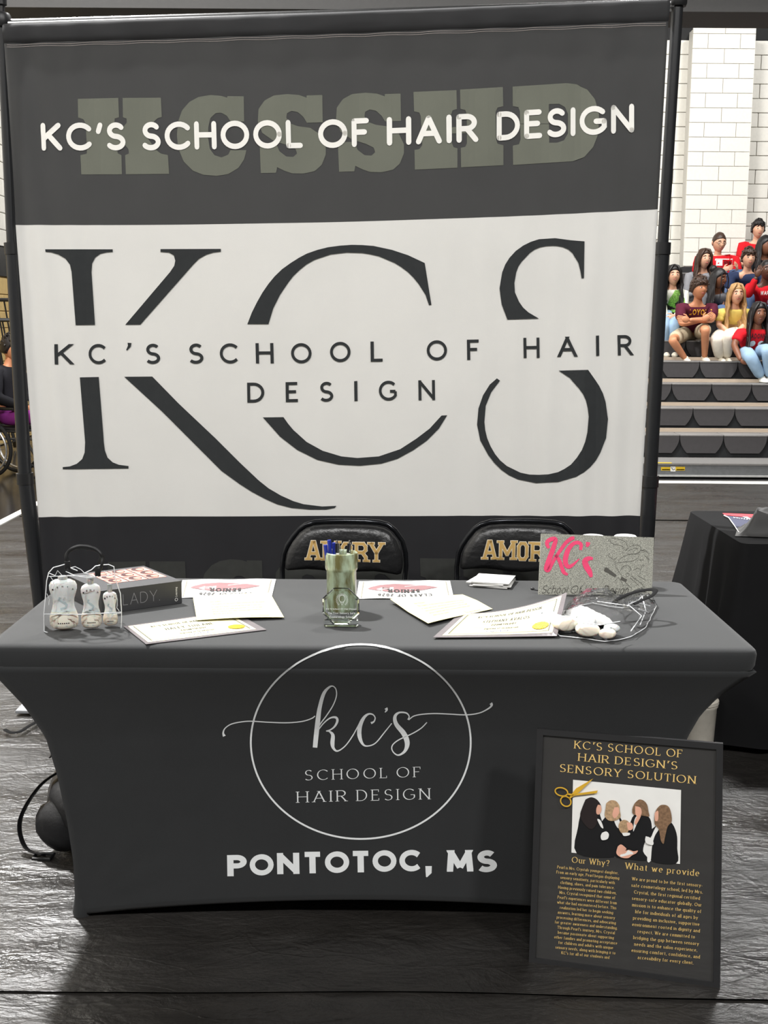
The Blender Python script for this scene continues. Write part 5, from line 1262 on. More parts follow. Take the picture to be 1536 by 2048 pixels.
# pennant and dark garment on it
m_navy = mat('navy_felt', (62, 64, 84), .85, noise_amt=.06); m_redf = mat('red_felt', (222, 62, 70), .85)
pe = thing('pennant', 'navy felt pennant with red band and white lettering, on the draped table at the right', 'pennant', (1.6, 4.6, TZ))
def bq(x, y): return (1260+x/5.12, 700+y/5.12)
hz = lambda o: (lambda x, y: onz(*bq(x, y), TZ+.004+o+.0))
D = Decal(hz(0)); D.fill([(945,1672),(1413,1690),(1800,1700),(1800,1760),(1413,1740),(1370,1730),(1290,1790),(1180,1775),(1130,1868),(1105,1850),(1060,1780),(1015,1715),(990,1700)], 60); D.build('felt', m_navy, pe)
D = Decal(hz(.002)); D.fill([(945,1670),(1413,1688),(1800,1700),(1800,1725),(1413,1713),(1200,1712),(975,1690)], 60); D.build('red_band', m_redf, pe)
D = Decal(hz(.003)); D.text('UNIVERSITY', (1060, 1718), (1310, 1752), (0, -11), thick=.18, track=.5, res=5); D.fill([(1150,1705),(1200,1708),(1230,1722),(1260,1715),(1215,1728),(1180,1718)], 60)
D.line([(960,1690),(1010,1715),(1065,1790),(1110,1858),(1130,1866)], 8); D.line([(1290,1785),(1360,1735),(1413,1745)], 6); D.build('white_edging', m_white, pe)
gm = thing('folded_jacket', 'crumpled dark grey garment lying on the draped table at the right edge', 'garment', (1.7, 4.33, TZ))
m_garm = mat('dark_grey_fabric', (40, 39, 38), .6, spec=.5, noise_amt=.15, nscale=20, sheen=.3)
gc = onz(1535, 1068, TZ)
def gf(u, v):
    x = (u-.5)*.46; y = (v-.5)*.20; e = min(u, 1-u, v, 1-v); e = min(1, e/.16)
    h = .012+.045*e**.6*(1+.5*noise.noise((x*9+y*5, y*16, 1)))+.034*(1-abs(noise.noise((x*9-y*17, y*7, 4)))*3)*e
    a = -.35; return (gc.x+.11+x*math.cos(a)-y*math.sin(a), gc.y-.01+x*math.sin(a)*.5+y, TZ+max(.004, h*e+.003))
MB().grid(gf, 50, 34).build('cloth', m_garm, gm, angle=60)
# ---------------------------------------------------------------- behind the table at the left
m_pack = mat('black_nylon', (24, 24, 26), .5, spec=.5, noise_amt=.15, bump=.3, bscale=30)
bp0 = Vector((-.86, 3.30, .0))
bg = thing('backpack', 'black nylon backpack slumped on the floor behind the left end of the table', 'bag', tuple(bp0))
def pk_(d): return 1+.12*noise.noise(d*2.2)+.05*noise.noise(d*6)
MB().ell(bp0+Vector((.03, .02, .135)), (.14, .17, .135), 28, 18, fn=pk_).build('body', m_pack, bg)
MB().ell(bp0+Vector((-.03, -.08, .10)), (.09, .06, .08), 20, 12, fn=pk_).build('front_pocket', m_pack, bg)
MB().tube([Vector(q) for q in smooth_poly([tuple(bp0+Vector(p)) for p in [(-.03, -.03, .25), (-.11, -.05, .20), (-.17, -.06, .10), (-.15, -.09, .03), (-.09, -.12, .02)]], 3)], .013, 8, flat=.25, up=(1, 0, 0)).build('strap', m_pack, bg)
MB().tube([bp0+Vector(p) for p in [(-.12, -.125, .012), (-.07, -.13, .012), (-.065, -.10, .014), (-.115, -.095, .014), (-.12, -.125, .012)]], .005, 6).build('buckle', m_blk, bg)
MB().tube([Vector(q) for q in smooth_poly([tuple(bp0+Vector(p)) for p in [(.0, 0, .26), (-.05, -.02, .31), (-.09, -.02, .27)]], 3)], .009, 8, flat=.3).build('top_handle', m_pack, bg)
sp_ = [onz(x, y, .018) for x, y in [(10, 1459), (22, 1465), (40, 1463), (58, 1452), (80, 1440), (110, 1425)]]
tag(MB().tube([Vector(q) for q in smooth_poly([tuple(a) for a in sp_], 3)], .009, 8, flat=.35, up=(0, 0, 1)).build('strap', m_web), 'loose black strap lying on the floor by the backdrop base plate', 'strap')
# ---------------------------------------------------------------- people
SK = {'light': mat('light_skin', (222, 170, 140), .5, sss=.0, noise_amt=.04), 'tan': mat('tanned_skin', (196, 134, 98), .5, noise_amt=.04), 'brown': mat('brown_skin', (122, 78, 56), .45, noise_amt=.05), 'deep': mat('deep_brown_skin', (92, 60, 46), .45, noise_amt=.05)}
HR = {'black': mat('black_hair', (26, 22, 22), .45, noise_amt=.25, nscale=60, stretch=(1, 1, .1)), 'brown': mat('brown_hair', (62, 44, 34), .45, noise_amt=.25, nscale=60, stretch=(1, 1, .1)), 'blonde': mat('honey_blonde_hair', (172, 134, 88), .45, noise_amt=.3, nscale=60, stretch=(1, 1, .1))}
m_eye = mat('eye_white', (226, 222, 216), .3); m_iris = mat('dark_iris', (40, 28, 22), .3); m_lip = {'light': mat('pink_lip', (186, 108, 100), .4), 'dark': mat('brown_lip', (120, 62, 54), .4)}
FAB = {}
def fab(n, rgb): return mat(n, rgb, .85, spec=.2, noise_amt=.08, nscale=12, bump=.25, bscale=22)
def skin_mesh(chains, rads, sub=2):
    """chains: lists of joint names; joints: dict name->(pos, r)"""
    me = bpy.data.meshes.new('tmp'); names = list(rads.keys()); idx = {n: i for i, n in enumerate(names)}
    ed = []
    for c in chains:
        for a, b in zip(c, c[1:]): ed.append((idx[a], idx[b]))
    me.from_pydata([rads[n][0] for n in names], ed, [])
    o = bpy.data.objects.new('tmp', me); COL.objects.link(o)
    sk = o.modifiers.new('skin', 'SKIN'); sk.use_smooth_shade = True; sk.branch_smoothing = .5
    me.skin_vertices[0].data  # layer made by the modifier
    for i, n in enumerate(names):
        r_ = rads[n][1]; me.skin_vertices[0].data[i].radius = r_ if isinstance(r_, tuple) else (r_, r_)
    me.skin_vertices[0].data[0].use_root = True
    sb = o.modifiers.new('sub', 'SUBSURF'); sb.levels = sub; sb.render_levels = sub
    dg = bpy.context.evaluated_depsgraph_get(); ev = o.evaluated_get(dg); m2 = ev.to_mesh()
    vs = [v.co.copy() for v in m2.vertices]; fs = [tuple(p.vertices) for p in m2.polygons]; ev.to_mesh_clear()
    bpy.data.objects.remove(o); bpy.data.meshes.remove(me); return vs, fs
def V(*a): return Vector(a)
def person(label, head, hip, face=0, tilt=0, skin='light', hair='brown', hs='short', top=None, topname='tshirt', sleeve='short', bottom=None, bname='trousers', blen='long',
           arms=None, legs=None, sh=.19, girth=1.0, shoe=None, glasses=False, beard=False, sc_=1.0, hscale=1.06, print_=None, floor_z=None, hands=True, ylean=None):
    """head, hip world points (head centre, seat contact point)"""
    head = V(*head); hip = V(*hip)+V(0, 0, .095*girth)
    t = thing('person', label, 'person', (hip.x, hip.y, hip.z-.095*girth))
    fd = V(math.sin(face)*1, -math.cos(face), 0); side = V(math.cos(face), math.sin(face), 0)   # facing -y when face=0
    bd = V(0, -1, 0); bs_ = V(1, 0, 0)
    neck = head+V(0, .03, -.135*hscale); chest = neck.lerp(hip, .54)+V(0, .03, 0); waist = neck.lerp(hip, .68)+V(0, .035, 0)
    g = girth; J = {}; tk = .84 if top is not None else 1
    J['pelvis'] = (hip, (.14*g, .11*g)); J['chest'] = (chest, (.145*g*tk, .105*g*tk)); J['neckb'] = (neck+V(0, .01, -.02), (.058, .055)); J['neck'] = (neck+V(0, 0, .03), (.050, .050))
    J['head_in'] = (head+V(0, .01, -.03), .055)
    J['yoke'] = (neck+V(0, .03, -.085), (.105*g**.5*tk, .078*g**.5*tk))
    ch = [['pelvis', 'chest', 'yoke', 'neckb', 'neck', 'head_in']]
    arms = arms or {}; legs = legs or {}
    cl_j = {}; 
    for s_, n in ((-1, 'L'), (1, 'R')):
        S_ = neck+V(s_*sh, .03, -.085); 
        el, wr = arms.get(n, (S_+V(s_*.05, -.06, -.27), hip+V(s_*.10, -.30, .10)))
        el, wr = V(*el), V(*wr)
        J['sh'+n] = (S_, .052*g**.5); J['el'+n] = (el, .039*g**.5); J['ua'+n] = (S_.lerp(el, .45), .048*g**.5); J['fa'+n] = (el.lerp(wr, .35), .039*g**.5); J['wr'+n] = (wr, .026)
        ch.append(['yoke', 'sh'+n, 'ua'+n, 'el'+n, 'fa'+n, 'wr'+n])
        kn, an = legs.get(n, (hip+V(s_*.13, -.44, .03), hip+V(s_*.13, -.40, -.32)))
        kn, an = V(*kn), V(*an); hp = hip+V(s_*.095, -.02, -.01)
        J['hp'+n] = (hp, .088*g**.7); J['th'+n] = (hp.lerp(kn, .5), .075*g**.6); J['kn'+n] = (kn, .056); J['ca'+n] = (kn.lerp(an, .35), .052); J['an'+n] = (an, .036)
        ch.append(['pelvis', 'hp'+n, 'th'+n, 'kn'+n, 'ca'+n, 'an'+n])
    vs, fs = skin_mesh(ch, J, 2)
    body = MB().add(vs, fs)
    # head
    Rz = Matrix.Rotation(face, 3, 'Z') @ Matrix.Rotation(tilt, 3, 'X')
    hr = V(.078, .096, .118)*hscale
    def hfn(d):
        k = 1.0
        if d.z < 0: k *= 1-.20*(-d.z)*(1-.5*max(0, -d.y)) if d.y < 0 else 1-.05
        jaw = V(0, 0, 0)
        x, y, z = d.x, d.y, d.z
        nx = math.exp(-((x/.16)**2+((z+.10)/.17)**2)) if y < 0 else 0
        off = V(0, -.30*nx*hr.y, 0)
        if y < 0: off += V(0, .05*hr.y*(math.exp(-((x-.38)**2+(z-.12)**2)/.02)+math.exp(-((x+.38)**2+(z-.12)**2)/.02)), 0)
        if z < -.1: off += V(-x*hr.x*.28*(-z-.1), (.18*(-z-.1)*hr.y if y > 0 else 0)*-1, 0)
        return V(off.x, off.y, off.z)
    body.ell(head, hr, 26, 20, fn=lambda d: hfn(d), rot=Rz)
    def hp_(x, y, z): return head+Rz @ V(x*hr.x, y*hr.y, z*hr.z)
    for s_ in (-1, 1): body.ell(hp_(s_*1.0, .12, -.05), (.012, .018, .030), 8, 6, rot=Rz)
    # hands with separate fingers
    for s_, n in ((-1, 'L'), (1, 'R')):
        wr = J['wr'+n][0]; el = J['el'+n][0]; d = (wr-el).normalized(); hd = arms.get('h'+n)
        if hd: d = V(*hd).normalized()
        nrm = d.cross(V(0, 1, 0)); nrm = nrm if nrm.length > .2 else V(1, 0, 0); wdir = (V(0, 0, 1)-d*d.z); 
        if wdir.length < .3: wdir = V(s_, 0, 0)-d*(d.x*s_)
        wdir.normalize(); pn_ = d.cross(wdir)
        curl = pn_*(1 if pn_.y > 0 else -1)
        pc = wr+d*.045; rt = Matrix((wdir, pn_, d)).transposed()
        body.ell(pc, (.040, .018, .052), 12, 8, rot=rt)
        for k in range(4):
            b0 = wr+d*.078+wdir*(.027-.018*k); ln_ = [.066, .075, .070, .055][k]
            body.tube([b0, b0+d*ln_*.45+curl*.004, b0+d*ln_*.8+curl*.016, b0+d*ln_*.95+curl*.026], [.0088, .0082, .0075, .005], 7)
        b0 = wr+d*.03+wdir*.032; body.tube([b0, b0+d*.022+wdir*.020, b0+d*.05+wdir*.026+curl*.01], [.010, .0092, .006], 7)
    body.build('body', SK[skin], t, angle=80)
    # face
    M_ = MB(); B_ = MB()
    for s_ in (-1, 1):
        eo = MB().ell(hp_(s_*.36, -.86, .06), (.0145, .007, .0070), 10, 6, rot=Rz).build('eye', m_eye, t); MB().ell(hp_(s_*.36, -.915, .06), (.0075, .005, .0068), 8, 6, rot=Rz).build('iris', m_iris, eo)
        B_.tube([hp_(s_*.18, -.97, .29), hp_(s_*.38, -.93, .33), hp_(s_*.60, -.80, .25)], [.0035, .004, .0025], 6)
    B_.build('eyebrow', HR['black'] if hair == 'black' else HR['brown'], t)
    M_.tube([hp_(-.30, -.82, -.42), hp_(-.1, -.93, -.415), hp_(.1, -.93, -.415), hp_(.30, -.82, -.42)], [.002, .0062, .0062, .002], 8)
    M_.build('mouth', m_lip['light' if skin in ('light', 'tan') else 'dark'], t)
    if glasses:
        q = MB()
        for s_ in (-1, 1):
            c = V(s_*.38, -1.02, .06); P = [hp_(c.x+.26*math.cos(a), c.y, c.z+.17*math.sin(a)) for a in [2*math.pi*k/14 for k in range(15)]]
            q.tube(P, .0022, 6, caps=False); q.tube([hp_(s_*.64, -1.0, .1), hp_(s_*1.02, .05, .08)], .0022, 6)
        q.tube([hp_(-.12, -1.04, .08), hp_(.12, -1.04, .08)], .0022, 6); q.build('glasses', m_blk, t)
    # hair
    H_ = MB(); rnd = random.Random(hash(label) % 1000 if False else len(label)*7)
    thick = 1.13 if hs != 'buzz' else 1.04
    def cap(u, v):
        th = 2*math.pi*u; ph = math.pi*.64*v
        d = V(math.sin(ph)*math.sin(th), -math.sin(ph)*math.cos(th), math.cos(ph))
        fr = math.cos(th)   # 1 in front
        lim = .30 if fr > .3 else .62
        lim = .64-(.30 if hs != 'bangs' else .24)*max(0, fr)**.6 if fr > 0 else .64
        ph2 = math.pi*lim*v*1.0; d = V(math.sin(ph2)*math.sin(th), -math.sin(ph2)*math.cos(th), math.cos(ph2))
        k = thick+.05*noise.noise((d.x*5+len(label), d.y*5, d.z*5))
        if hs in ('fluffy', 'bangs'): k += .06+.07*noise.noise((d.x*9, d.y*9, d.z*9+3))
        if v > .93: k = .98
        return hp_(d.x*k, d.y*k*1.02+.03, d.z*k+.02)
    H_.grid(cap, 30, 12)
    if hs in ('bangs', 'fluffy'):
        for k in range(26):
            a = -1.25+2.5*k/25+rnd.uniform(-.05, .05); x = math.sin(a); y = -math.cos(a); l_ = rnd.uniform(.20, .34) if hs == 'bangs' else .16
            H_.tube([hp_(x*.75, y*.8, .86), hp_(x*.98, y*1.04, .62), hp_(x*1.02+rnd.uniform(-.08, .08), y*1.12, .62-l_)], [.016, .013, .003], 6)
    if hs in ('bangs', 'fluffy'):
        for k in range(90):
            th = rnd.uniform(0, 2*math.pi); ph = rnd.uniform(0, 1.25 if math.cos(th) > .2 else 1.75); d = V(math.sin(ph)*math.sin(th), -math.sin(ph)*math.cos(th), math.cos(ph))
            sw_ = V(rnd.uniform(-.5, .5), rnd.uniform(-.7, .1), rnd.uniform(-.5, .1))
            a, b, c = d*1.08, d*1.26+sw_*.18, d*1.30+sw_*.5
            H_.tube([hp_(*a), hp_(*b), hp_(*c)], [.013, .011, .002], 5)
    if hs in ('long', 'wavy', 'braids', 'locs'):
        n_ = 46 if hs != 'braids' else 30
        for k in range(n_):
            a = 1.35+(2*math.pi-2.7)*k/(n_-1); x = math.sin(a); y = -math.cos(a)
            L_ = {'long': .36, 'wavy': .40, 'braids': .30, 'locs': .30}[hs]*rnd.uniform(.85, 1.1)
            r0 = .020 if hs in ('long', 'wavy') else .010
            P = [hp_(x*.9, y*.9, .55), hp_(x*1.14, y*1.14+.04, .05), hp_(x*1.22, y*1.2+.06, -.5)]
            base = P[-1]; m_ = 6
            for j in range(1, m_+1):
                w_ = (.012 if hs == 'wavy' else .006)*math.sin(j*1.9+k*.7)
                fwd = -.05*j/m_ if abs(x) > .5 else .0
                P.append(base+V(x*.02*j/m_+w_, fwd+w_*.5-(.0 if y < 0 else .01), -L_*j/m_))
            R_ = [r0*.8, r0, r0]+[r0*(1.0-.5*j/m_) for j in range(m_)]
            H_.tube(P, R_[:len(P)], 6)
    if hs in ('long', 'wavy'):
        for s_ in (-1, 1):
            for k in range(12):
                u = k/11; a = .15+u*1.5
                H_.tube([hp_(s_*.03, -.25+.9*u, 1.08), hp_(s_*(.45+.2*u), -.78+.9*u, .92), hp_(s_*(.92+.1*u), -.72+.8*u, .35), hp_(s_*1.08, -.42+.6*u, -.3), hp_(s_*1.12, -.30+.5*u, -1.0)], [.010, .017, .017, .015, .010], 6)
    if hs == 'braids':
        H_.ell(hp_(0, .9, .95), (.05, .05, .05), 12, 8)
        for s_ in (-1, 1): H_.tube([hp_(s_*.7, -.75, .7), hp_(s_*1.0, -.95, 0), hp_(s_*1.0, -1.0, -.8), hp_(s_*.9, -1.0, -1.9)], [.007, .007, .006, .004], 6)
    H_.build('hair', HR[hair], t, angle=80)
    if beard: pass
    # clothes: inflated shells over the same joints
    if top is not None:
        K = {}; c2 = []; f_ = 1.0
        def inf(n, k, a=0): 
            p, r_ = J[n]; r_ = r_ if isinstance(r_, tuple) else (r_, r_); K[n] = (p, (r_[0]*k+a, r_[1]*k+a))
        K['hem'] = (hip+V(0, .0, .02), (.158*g, .134*g)); inf('chest', 1.10/tk, .010); inf('yoke', 1.10/tk, .010); K['collar'] = (neck+V(0, .012, -.025), (.074, .070))
        c2 = [['hem', 'chest', 'yoke', 'collar']]
        for n in 'LR':
            inf('sh'+n, 1.2, .014); inf('ua'+n, 1.15, .016 if sleeve == 'short' else .010)
            c = ['yoke', 'sh'+n, 'ua'+n]
            if sleeve == 'short': K['cf'+n] = (J['sh'+n][0].lerp(J['el'+n][0], .72), (.066*g**.5, .066*g**.5)); c.append('cf'+n)
            else:
                inf('el'+n, 1.1, .014); inf('fa'+n, 1.1, .012); K['cf'+n] = (J['el'+n][0].lerp(J['wr'+n][0], .93), (.036, .036)); c += ['el'+n, 'fa'+n, 'cf'+n]
            c2.append(c)
        vs, fs = skin_mesh(c2, K, 2); sm2 = MB().add(vs, fs)
        for n in 'LR': q_ = J['sh'+n][0]; sm2.tube([q_.lerp(J['yoke'][0], .45), q_.lerp(J['yoke'][0], .2)+V(0, 0, .002), q_, q_.lerp(J['el'+n][0], .2), q_.lerp(J['el'+n][0], .45)], [r_*g**.5 for r_ in (.054, .062, .065, .064, .058)], 14)
        bv2 = sm2.bvh(); sm2.build(topname, top, t, angle=80)
        if print_:
            def hit(x, y):
                p = chest+V(x, 0, y+.055); q, nn, i, dd = bv2.ray_cast(V(p.x, p.y-1, p.z), V(0, 1, 0)); return None if q is None else q+V(0, -.006, 0)
            d = Decal(hit); print_(d)
            if d.mb.v: d.build('shirt_print', PRM, t)
    if bottom is not None:
        K = {}; c2 = []
        def inf(n, k, a=0):
            p, r_ = J[n]; r_ = r_ if isinstance(r_, tuple) else (r_, r_); K[n] = (p, (r_[0]*k+a, r_[1]*k+a))
        K['pelvis'] = (J['pelvis'][0], (.150*g, .122*g)); K['pt'] = (hip+V(0, .02, .07), (.13*g, .11*g)); c2 = [['pelvis', 'pt']]
        for n in 'LR':
            inf('hp'+n, 1.06, .010); inf('th'+n, 1.08, .012); c = ['pelvis', 'hp'+n, 'th'+n]
            if blen == 'short': K['k2'+n] = (J['hp'+n][0].lerp(J['kn'+n][0], .84), (.088, .088)); c.append('k2'+n)
            else:
                inf('kn'+n, 1.15, .016); inf('ca'+n, 1.1, .020); K['cf'+n] = (J['kn'+n][0].lerp(J['an'+n][0], .95), (.062, .062)); c += ['kn'+n, 'ca'+n, 'cf'+n]
            c2.append(c)
        vs, fs = skin_mesh(c2, K, 2); MB().add(vs, fs).build(bname, bottom, t, angle=80)
    if shoe is not None:
        for n in 'LR':
            a = J['an'+n][0]; yaw = arms.get('foot'+n, 0); R_ = Matrix.Rotation(yaw, 3, 'Z'); q = MB()
            def sfn(d): return V(0, -.02*max(0, -d.z)*0, 0) if d.z > 0 else V(0, 0, .022*(-d.z)**.5)
            q.ell(a+R_ @ V(0, -.075, -.035), (.044, .128, .046), 16, 10, fn=sfn, rot=R_); q.ell(a+V(0, .0, .0), (.044, .05, .04), 12, 8)
            o = q.build('shoe', shoe, t)
            MB().box(a+R_ @ V(0, -.075, -.066), (.084, .25, .020), 0, R_, .009).build('shoe_sole', m_white if shoe != m_blk else m_blk, o)
    return t
PRM = [mat('white_shirt_print', (240, 234, 228), .7), mat('gold_shirt_print', (216, 160, 40), .6), mat('dark_shirt_print', (60, 24, 30), .7), mat('green_pattern_print', (128, 176, 84), .8, noise_amt=.5, nscale=60)]
red = fab('red_cotton', (205, 30, 40)); maroon = fab('maroon_cotton', (84, 30, 48)); grey = fab('grey_cotton', (104, 104, 108)); lgrey = fab('heather_grey_knit', (138, 138, 142)); navy = fab('navy_pique', (44, 54, 82)); yellow = fab('pale_yellow_cotton', (232, 208, 112)); blackc = fab('black_cotton', (28, 28, 32)); cream = fab('cream_knit', (222, 220, 208)); green = fab('green_patterned_cloth', (128, 176, 84)); denim = fab('light_blue_denim', (146, 172, 196)); khaki = fab('khaki_twill', (188, 174, 148)); whitep = fab('off_white_denim', (226, 220, 206)); bluep = fab('blue_denim', (84, 104, 138)); purple = fab('purple_fleece', (140, 52, 140))
snk = mat('cream_sneaker', (222, 214, 196), .6)
def hz_(px, py, Y): return tuple(ony(px, py, Y))
def seat_pt(px, k, dy=.17): 
    Y = rowy(k)+dy; p = ony(px, 700, Y); return (p.x, Y, rowz(k)+.004)
def W(px, py, Y): return tuple(ony(px, py, Y))
def pr_loyola(d): d.text('LOYOLA', (-.13, -.02), (.13, -.02), (0, .07), mi=1, thick=.22, thin=.2, serif=.1, track=.25, res=6)
def pr_mad(d):
    d.text('MADONNA', (-.12, -.03), (.12, -.03), (0, .06), mi=2, thick=.2, track=.25, res=6); d.line([(-.13, .06), (-.06, .09), (.06, .09), (.13, .06)], .02, 0)
    for x in (-.05, .05): d.poly([(x+.035*math.cos(a), -.09+.035*math.sin(a)) for a in [k*.52 for k in range(12)]], 0)
def pr_green(d): d.fill([(-.09, -.02), (-.03, .09), (.03, .09), (.09, -.02), (.10, -.2), (-.10, -.2)], .03, 3)
def pr_box(d):
    d.line([(-.12, .05), (.12, .05), (.12, -.05), (-.12, -.05), (-.12, .05)], .012, 0); d.poly([(-.11, .04), (-.02, .04), (-.02, -.04), (-.11, -.04)], 0); d.text('INDIE', (0, -.02), (.1, -.02), (0, .045), mi=2, thick=.22, res=5)
def pr_sw(d): d.text('WARRIORS', (-.12, 0), (.12, 0), (0, .05), mi=0, thick=.2, res=5); d.poly([(.02+.04*math.cos(a), -.08+.04*math.sin(a)) for a in [k*.52 for k in range(12)]], 0)
# feet rest on the deck one row lower
def legs_for(hp, k, sp=.13, kf=-.46):
    x, y, z = hp; fz = rowz(k-1)+.004
    return {n: ((x+s*sp, y+kf, z+.16), (x+s*(sp+.01), y+kf+.02-.02, fz+.085)) for s, n in ((-1, 'L'), (1, 'R'))}
def sit(px, k, hpx, hY, **kw):
    hp = seat_pt(px, k); 
    hd = W(hpx[0], hpx[1], hY)
    lg = kw.pop('legs', None) or legs_for(hp, k)
    return person(kw.pop('label'), hd, hp, legs=lg, **kw)
# row above the aisle, back to front
sit(1517, 8, (1516, 459), 17.75, label='young man with tousled dark hair in a red t-shirt, highest seat in the stands', skin='light', hair='black', hs='fluffy', top=red, bottom=bluep, shoe=snk, sh=.2)
sit(1440, 7, (1438, 485), 17.05, label='heavy-set man with glasses and cropped hair in a red t-shirt with white print', skin='light', hair='brown', hs='buzz', top=red, bottom=bluep, shoe=snk, girth=1.45, sh=.25, glasses=True, tilt=.25, face=.15, print_=pr_box, hscale=1.15)
sit(1536, 7, (1530, 492), 17.0, label='person with long black locs in black, cut off by the right edge of the photo', skin='brown', hair='black', hs='locs', top=blackc, bottom=blackc, shoe=snk, face=.6, sh=.17, hscale=1.12)
hp = seat_pt(1312, 6)
sit(1312, 6, (1311, 512), 16.35, label='person in black clothes mostly hidden behind the right backdrop pole', skin='light', hair='black', hs='fluffy', top=blackc, bottom=blackc, shoe=snk)
sit(1404, 6, (1408, 518), 16.3, label='woman with long wavy brown hair in a grey knit top', skin='light', hair='brown', hs='wavy', top=lgrey, sleeve='long', bottom=bluep, shoe=snk, sh=.17, face=.2)
sit(1494, 6, (1497, 517), 16.3, label='young man with short brown hair in a navy polo shirt', skin='light', hair='brown', hs='fluffy', top=navy, topname='polo_shirt', bottom=bluep, shoe=snk, sh=.2)
hp = seat_pt(1345, 5)
sit(1347, 5, (1347, 551), 15.65, label='woman with long black hair, green patterned top and jeans, beside the right backdrop pole', skin='light', hair='black', hs='wavy', top=cream, topname='cardigan', sleeve='long', print_=pr_green, bottom=denim, bname='jeans', shoe=snk, sh=.16,
    arms={'L': (W(1327, 625, 15.6), W(1331, 640, 15.3)), 'R': (W(1368, 625, 15.6), W(1349, 632, 15.3)), 'hL': (.8, -.3, -.5), 'hR': (-.8, -.3, -.3)},
    legs={'L': (W(1327, 650, 15.1), W(1329, 705, 15.2)), 'R': (W(1347, 650, 15.1), W(1345, 705, 15.2))})
sit(1443, 5, (1437, 558), 15.6, label='girl with pulled-up braids and hoop earring in a dark grey t-shirt, looking right', skin='brown', hair='black', hs='braids', top=grey, bottom=bluep, shoe=snk, sh=.17, face=.75, tilt=.1)
sit(1530, 5, (1533, 540), 15.7, label='person in a red hoodie holding a hand to the face, at the right edge', skin='deep', hair='black', hs='buzz', top=red, topname='hoodie', sleeve='long', bottom=bluep, shoe=snk, sh=.19, print_=pr_sw,
    arms={'L': (W(1496, 590, 15.45), W(1513, 553, 15.35)), 'hL': (.35, -.1, .9)})
hp9 = seat_pt(1384, 4)
sit(1384, 4, (1398, 577), 14.85, label='young man in maroon t-shirt and khaki shorts, arms crossed on his knee', skin='tan', hair='brown', hs='bangs', top=maroon, bottom=khaki, bname='shorts', blen='short', shoe=snk, sh=.2, face=.35, girth=1.08, hscale=1.12, print_=pr_loyola,
    arms={'L': (W(1362, 648, 14.75), W(1405, 640, 14.6)), 'R': (W(1424, 640, 14.7), W(1378, 640, 14.55)), 'hL': (.8, -.1, .5), 'hR': (-.9, -.1, .15)},
    legs={'L': (W(1344, 680, 14.6), W(1371, 718, 14.78)), 'R': (W(1411, 658, 14.5), W(1409, 716, 14.78))})
sit(1460, 4, (1473, 589), 14.95, label='young woman with long honey-blonde waves in a yellow t-shirt and white trousers', skin='light', hair='blonde', hs='wavy', top=yellow, bottom=whitep, shoe=snk, sh=.165,
    arms={'L': (W(1437, 650, 15.0), W(1458, 665, 14.8)), 'R': (W(1496, 645, 15.0), W(1470, 668, 14.8)), 'hL': (.9, -.3, 0), 'hR': (-.9, -.3, 0)},
    legs={'L': (W(1432, 678, 14.6), W(1440, 717, 14.8)), 'R': (W(1456, 670, 14.55), W(1453, 717, 14.8))})
hp12 = seat_pt(1503, 3)
sit(1503, 3, (1517, 628), 14.35, label='smiling girl with long black hair in red t-shirt and light jeans, lowest spectator', skin='brown', hair='black', hs='long', top=red, bottom=denim, bname='jeans', shoe=mat('white_sneaker', (226, 226, 218), .6), sh=.185, face=.1, hscale=1.1, print_=pr_mad, girth=1.1,
    arms={'L': (W(1468, 690, 14.35), W(1482, 721, 14.15)), 'R': (W(1552, 690, 14.35), W(1545, 715, 14.0)), 'hL': (.9, -.2, -.2)},
    legs={'L': (W(1500, 712, 14.0), W(1524, 757, 14.1)), 'R': (W(1536, 700, 13.9), W(1540, 757, 14.1))})
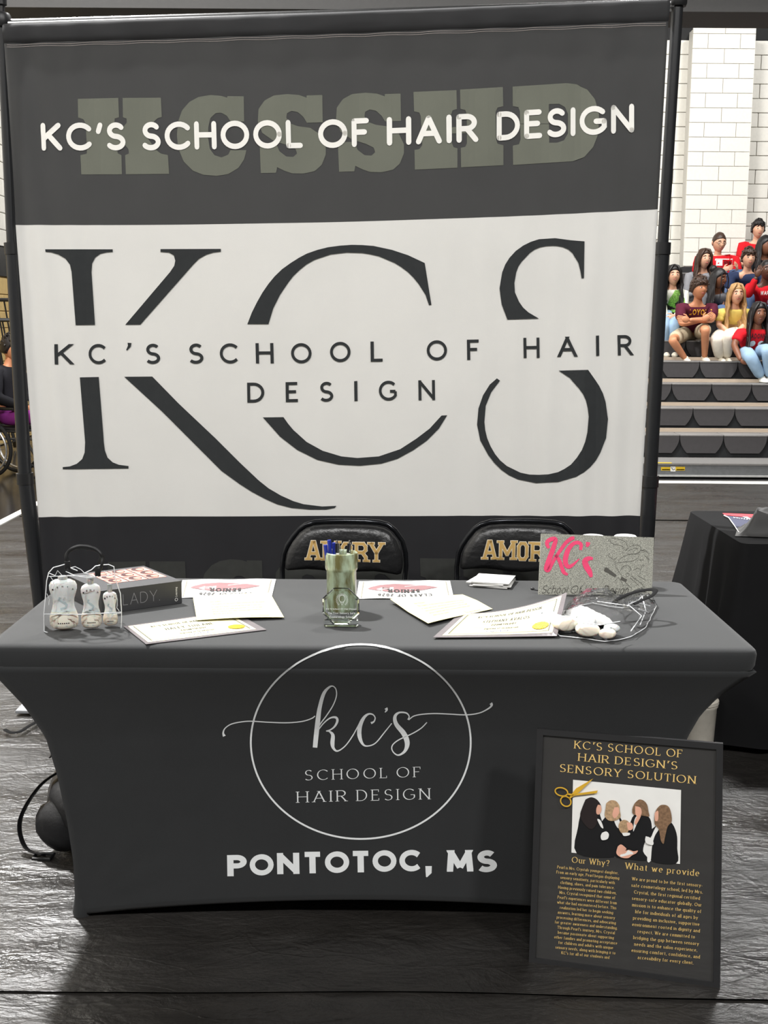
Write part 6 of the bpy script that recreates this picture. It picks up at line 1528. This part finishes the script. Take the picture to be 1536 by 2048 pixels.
# person in a wheelchair on the left
wc = thing('wheelchair', 'black and silver wheelchair at the left edge, partly behind the left backdrop pole', 'wheelchair', (0, 0, 0))
m_tyre = mat('black_rubber', (30, 30, 30), .7); m_rim = mat('silver_rim', (196, 196, 196), .3, metal=.8)
for x_ in (-.24, .24):
    s_ = -1 if x_ < 0 else 1; yc, zc, R0 = .10, .285, .265
    whl = MB().tube([(x_, yc+R0*math.cos(a), zc+R0*math.sin(a)) for a in [2*math.pi*k/40 for k in range(41)]], .019, 8, caps=False).build('wheel', m_tyre, wc)
    MB().tube([(x_+s_*.03, yc+.235*math.cos(a), zc+.235*math.sin(a)) for a in [2*math.pi*k/36 for k in range(37)]], .010, 6, caps=False).build('hand_rim', m_rim, whl)
    for k in range(20):
        a = 2*math.pi*k/20; MB().tube([(x_, yc, zc), (x_, yc+.255*math.cos(a), zc+.255*math.sin(a))], .002, 4, caps=False).build('spoke', m_rim, whl)
    MB().lathe((x_-.03, yc, zc), [(0, 0), (.03, 0), (.03, .06), (0, .06)], 12, axis=(1, 0, 0)).build('hub', m_blk, whl)
    cx_ = x_-s_*.035
    MB().tube([(cx_, -.35+.07*math.cos(a), .078+.07*math.sin(a)) for a in [2*math.pi*k/18 for k in range(19)]], .012, 6, caps=False).build('caster_wheel', m_tyre, wc)
    MB().tube([(cx_, -.35, .08), (cx_, -.33, .20), (cx_, -.28, .46), (cx_, .22, .46), (cx_, .26, .95), (cx_, .36, .97)], .014, 8).build('side_frame', m_pole, wc)
    MB().bx(cx_-.025, cx_+.025, -.2, .2, .66, .69, bev=.008).build('armrest', m_blk, wc)
    MB().tube([(cx_, -.28, .44), (cx_, -.46, .15)], .012, 8).build('footrest_bar', m_pole, wc); MB().bx(cx_-.05, cx_+.05, -.60, -.46, .11, .125).build('footplate', m_blk, wc)
MB().bx(-.2, .2, -.22, .20, .46, .495, bev=.01).build('seat', m_pack, wc); MB().bx(-.2, .2, .23, .26, .50, .92, bev=.01).build('backrest', m_pack, wc)
MB().box((-.30, .02, .60), (.04, .16, .20), 0, None, .015).build('side_pouch', m_pack, wc); MB().box((-.322, .02, .62), (.004, .06, .07), 0, None, 0).build('yellow_patch', m_yel, wc)
WL = (-3.66, 11.72, 0); WR = math.radians(72)
wc.location = WL; wc.rotation_euler = (0, 0, WR)
wp_ = person('person in a black jacket and purple trousers sitting in the wheelchair at the left', (0, -.06, 1.24), (0, 0, .50), skin='tan', hair='black', hs='fluffy', top=blackc, topname='jacket', sleeve='long', bottom=purple, shoe=m_blk, face=0, sh=.18,
    arms={'L': ((-.25, -.04, .78), (-.15, -.28, .68)), 'R': ((.25, -.04, .78), (.15, -.28, .68))},
    legs={'L': ((-.11, -.42, .60), (-.11, -.50, .22)), 'R': ((.11, -.42, .60), (.11, -.50, .22))})
wp_.location = (WL[0], WL[1], .505); wp_.rotation_euler = (0, 0, WR)
# slanted guard rails stored beside the wall
for (px, py, Y, hgt, lab) in ((0, 640, 13.2, 1.25, 'black tubular guard rail panel leaning at the far left, lower of the two'), (50, 600, 14.0, 1.5, 'black tubular guard rail panel behind the left backdrop pole, taller of the two')):
    p = ony(px, py, Y); gr = thing('guard_rail', lab, 'railing', (p.x, Y, 0)); zt = p.z; x = p.x
    def rp(u, v): return Vector((x-.42+.62*u+.16*(1-v), Y+.25*(1-v), .02+(zt-.02)*v))
    MB().tube([rp(0, 0), rp(0, .97), rp(.03, 1), rp(.97, 1), rp(1, .97), rp(1, 0)], .022, 8).build('frame', m_pole, gr)
    MB().tube([rp(0, .12), rp(1, .12)], .016, 8).build('bottom_rail', m_pole, gr)
    for k in range(1, 7): MB().tube([rp(k/7, .12), rp(k/7, 1)], .010, 6).build('bar', m_pole, gr)
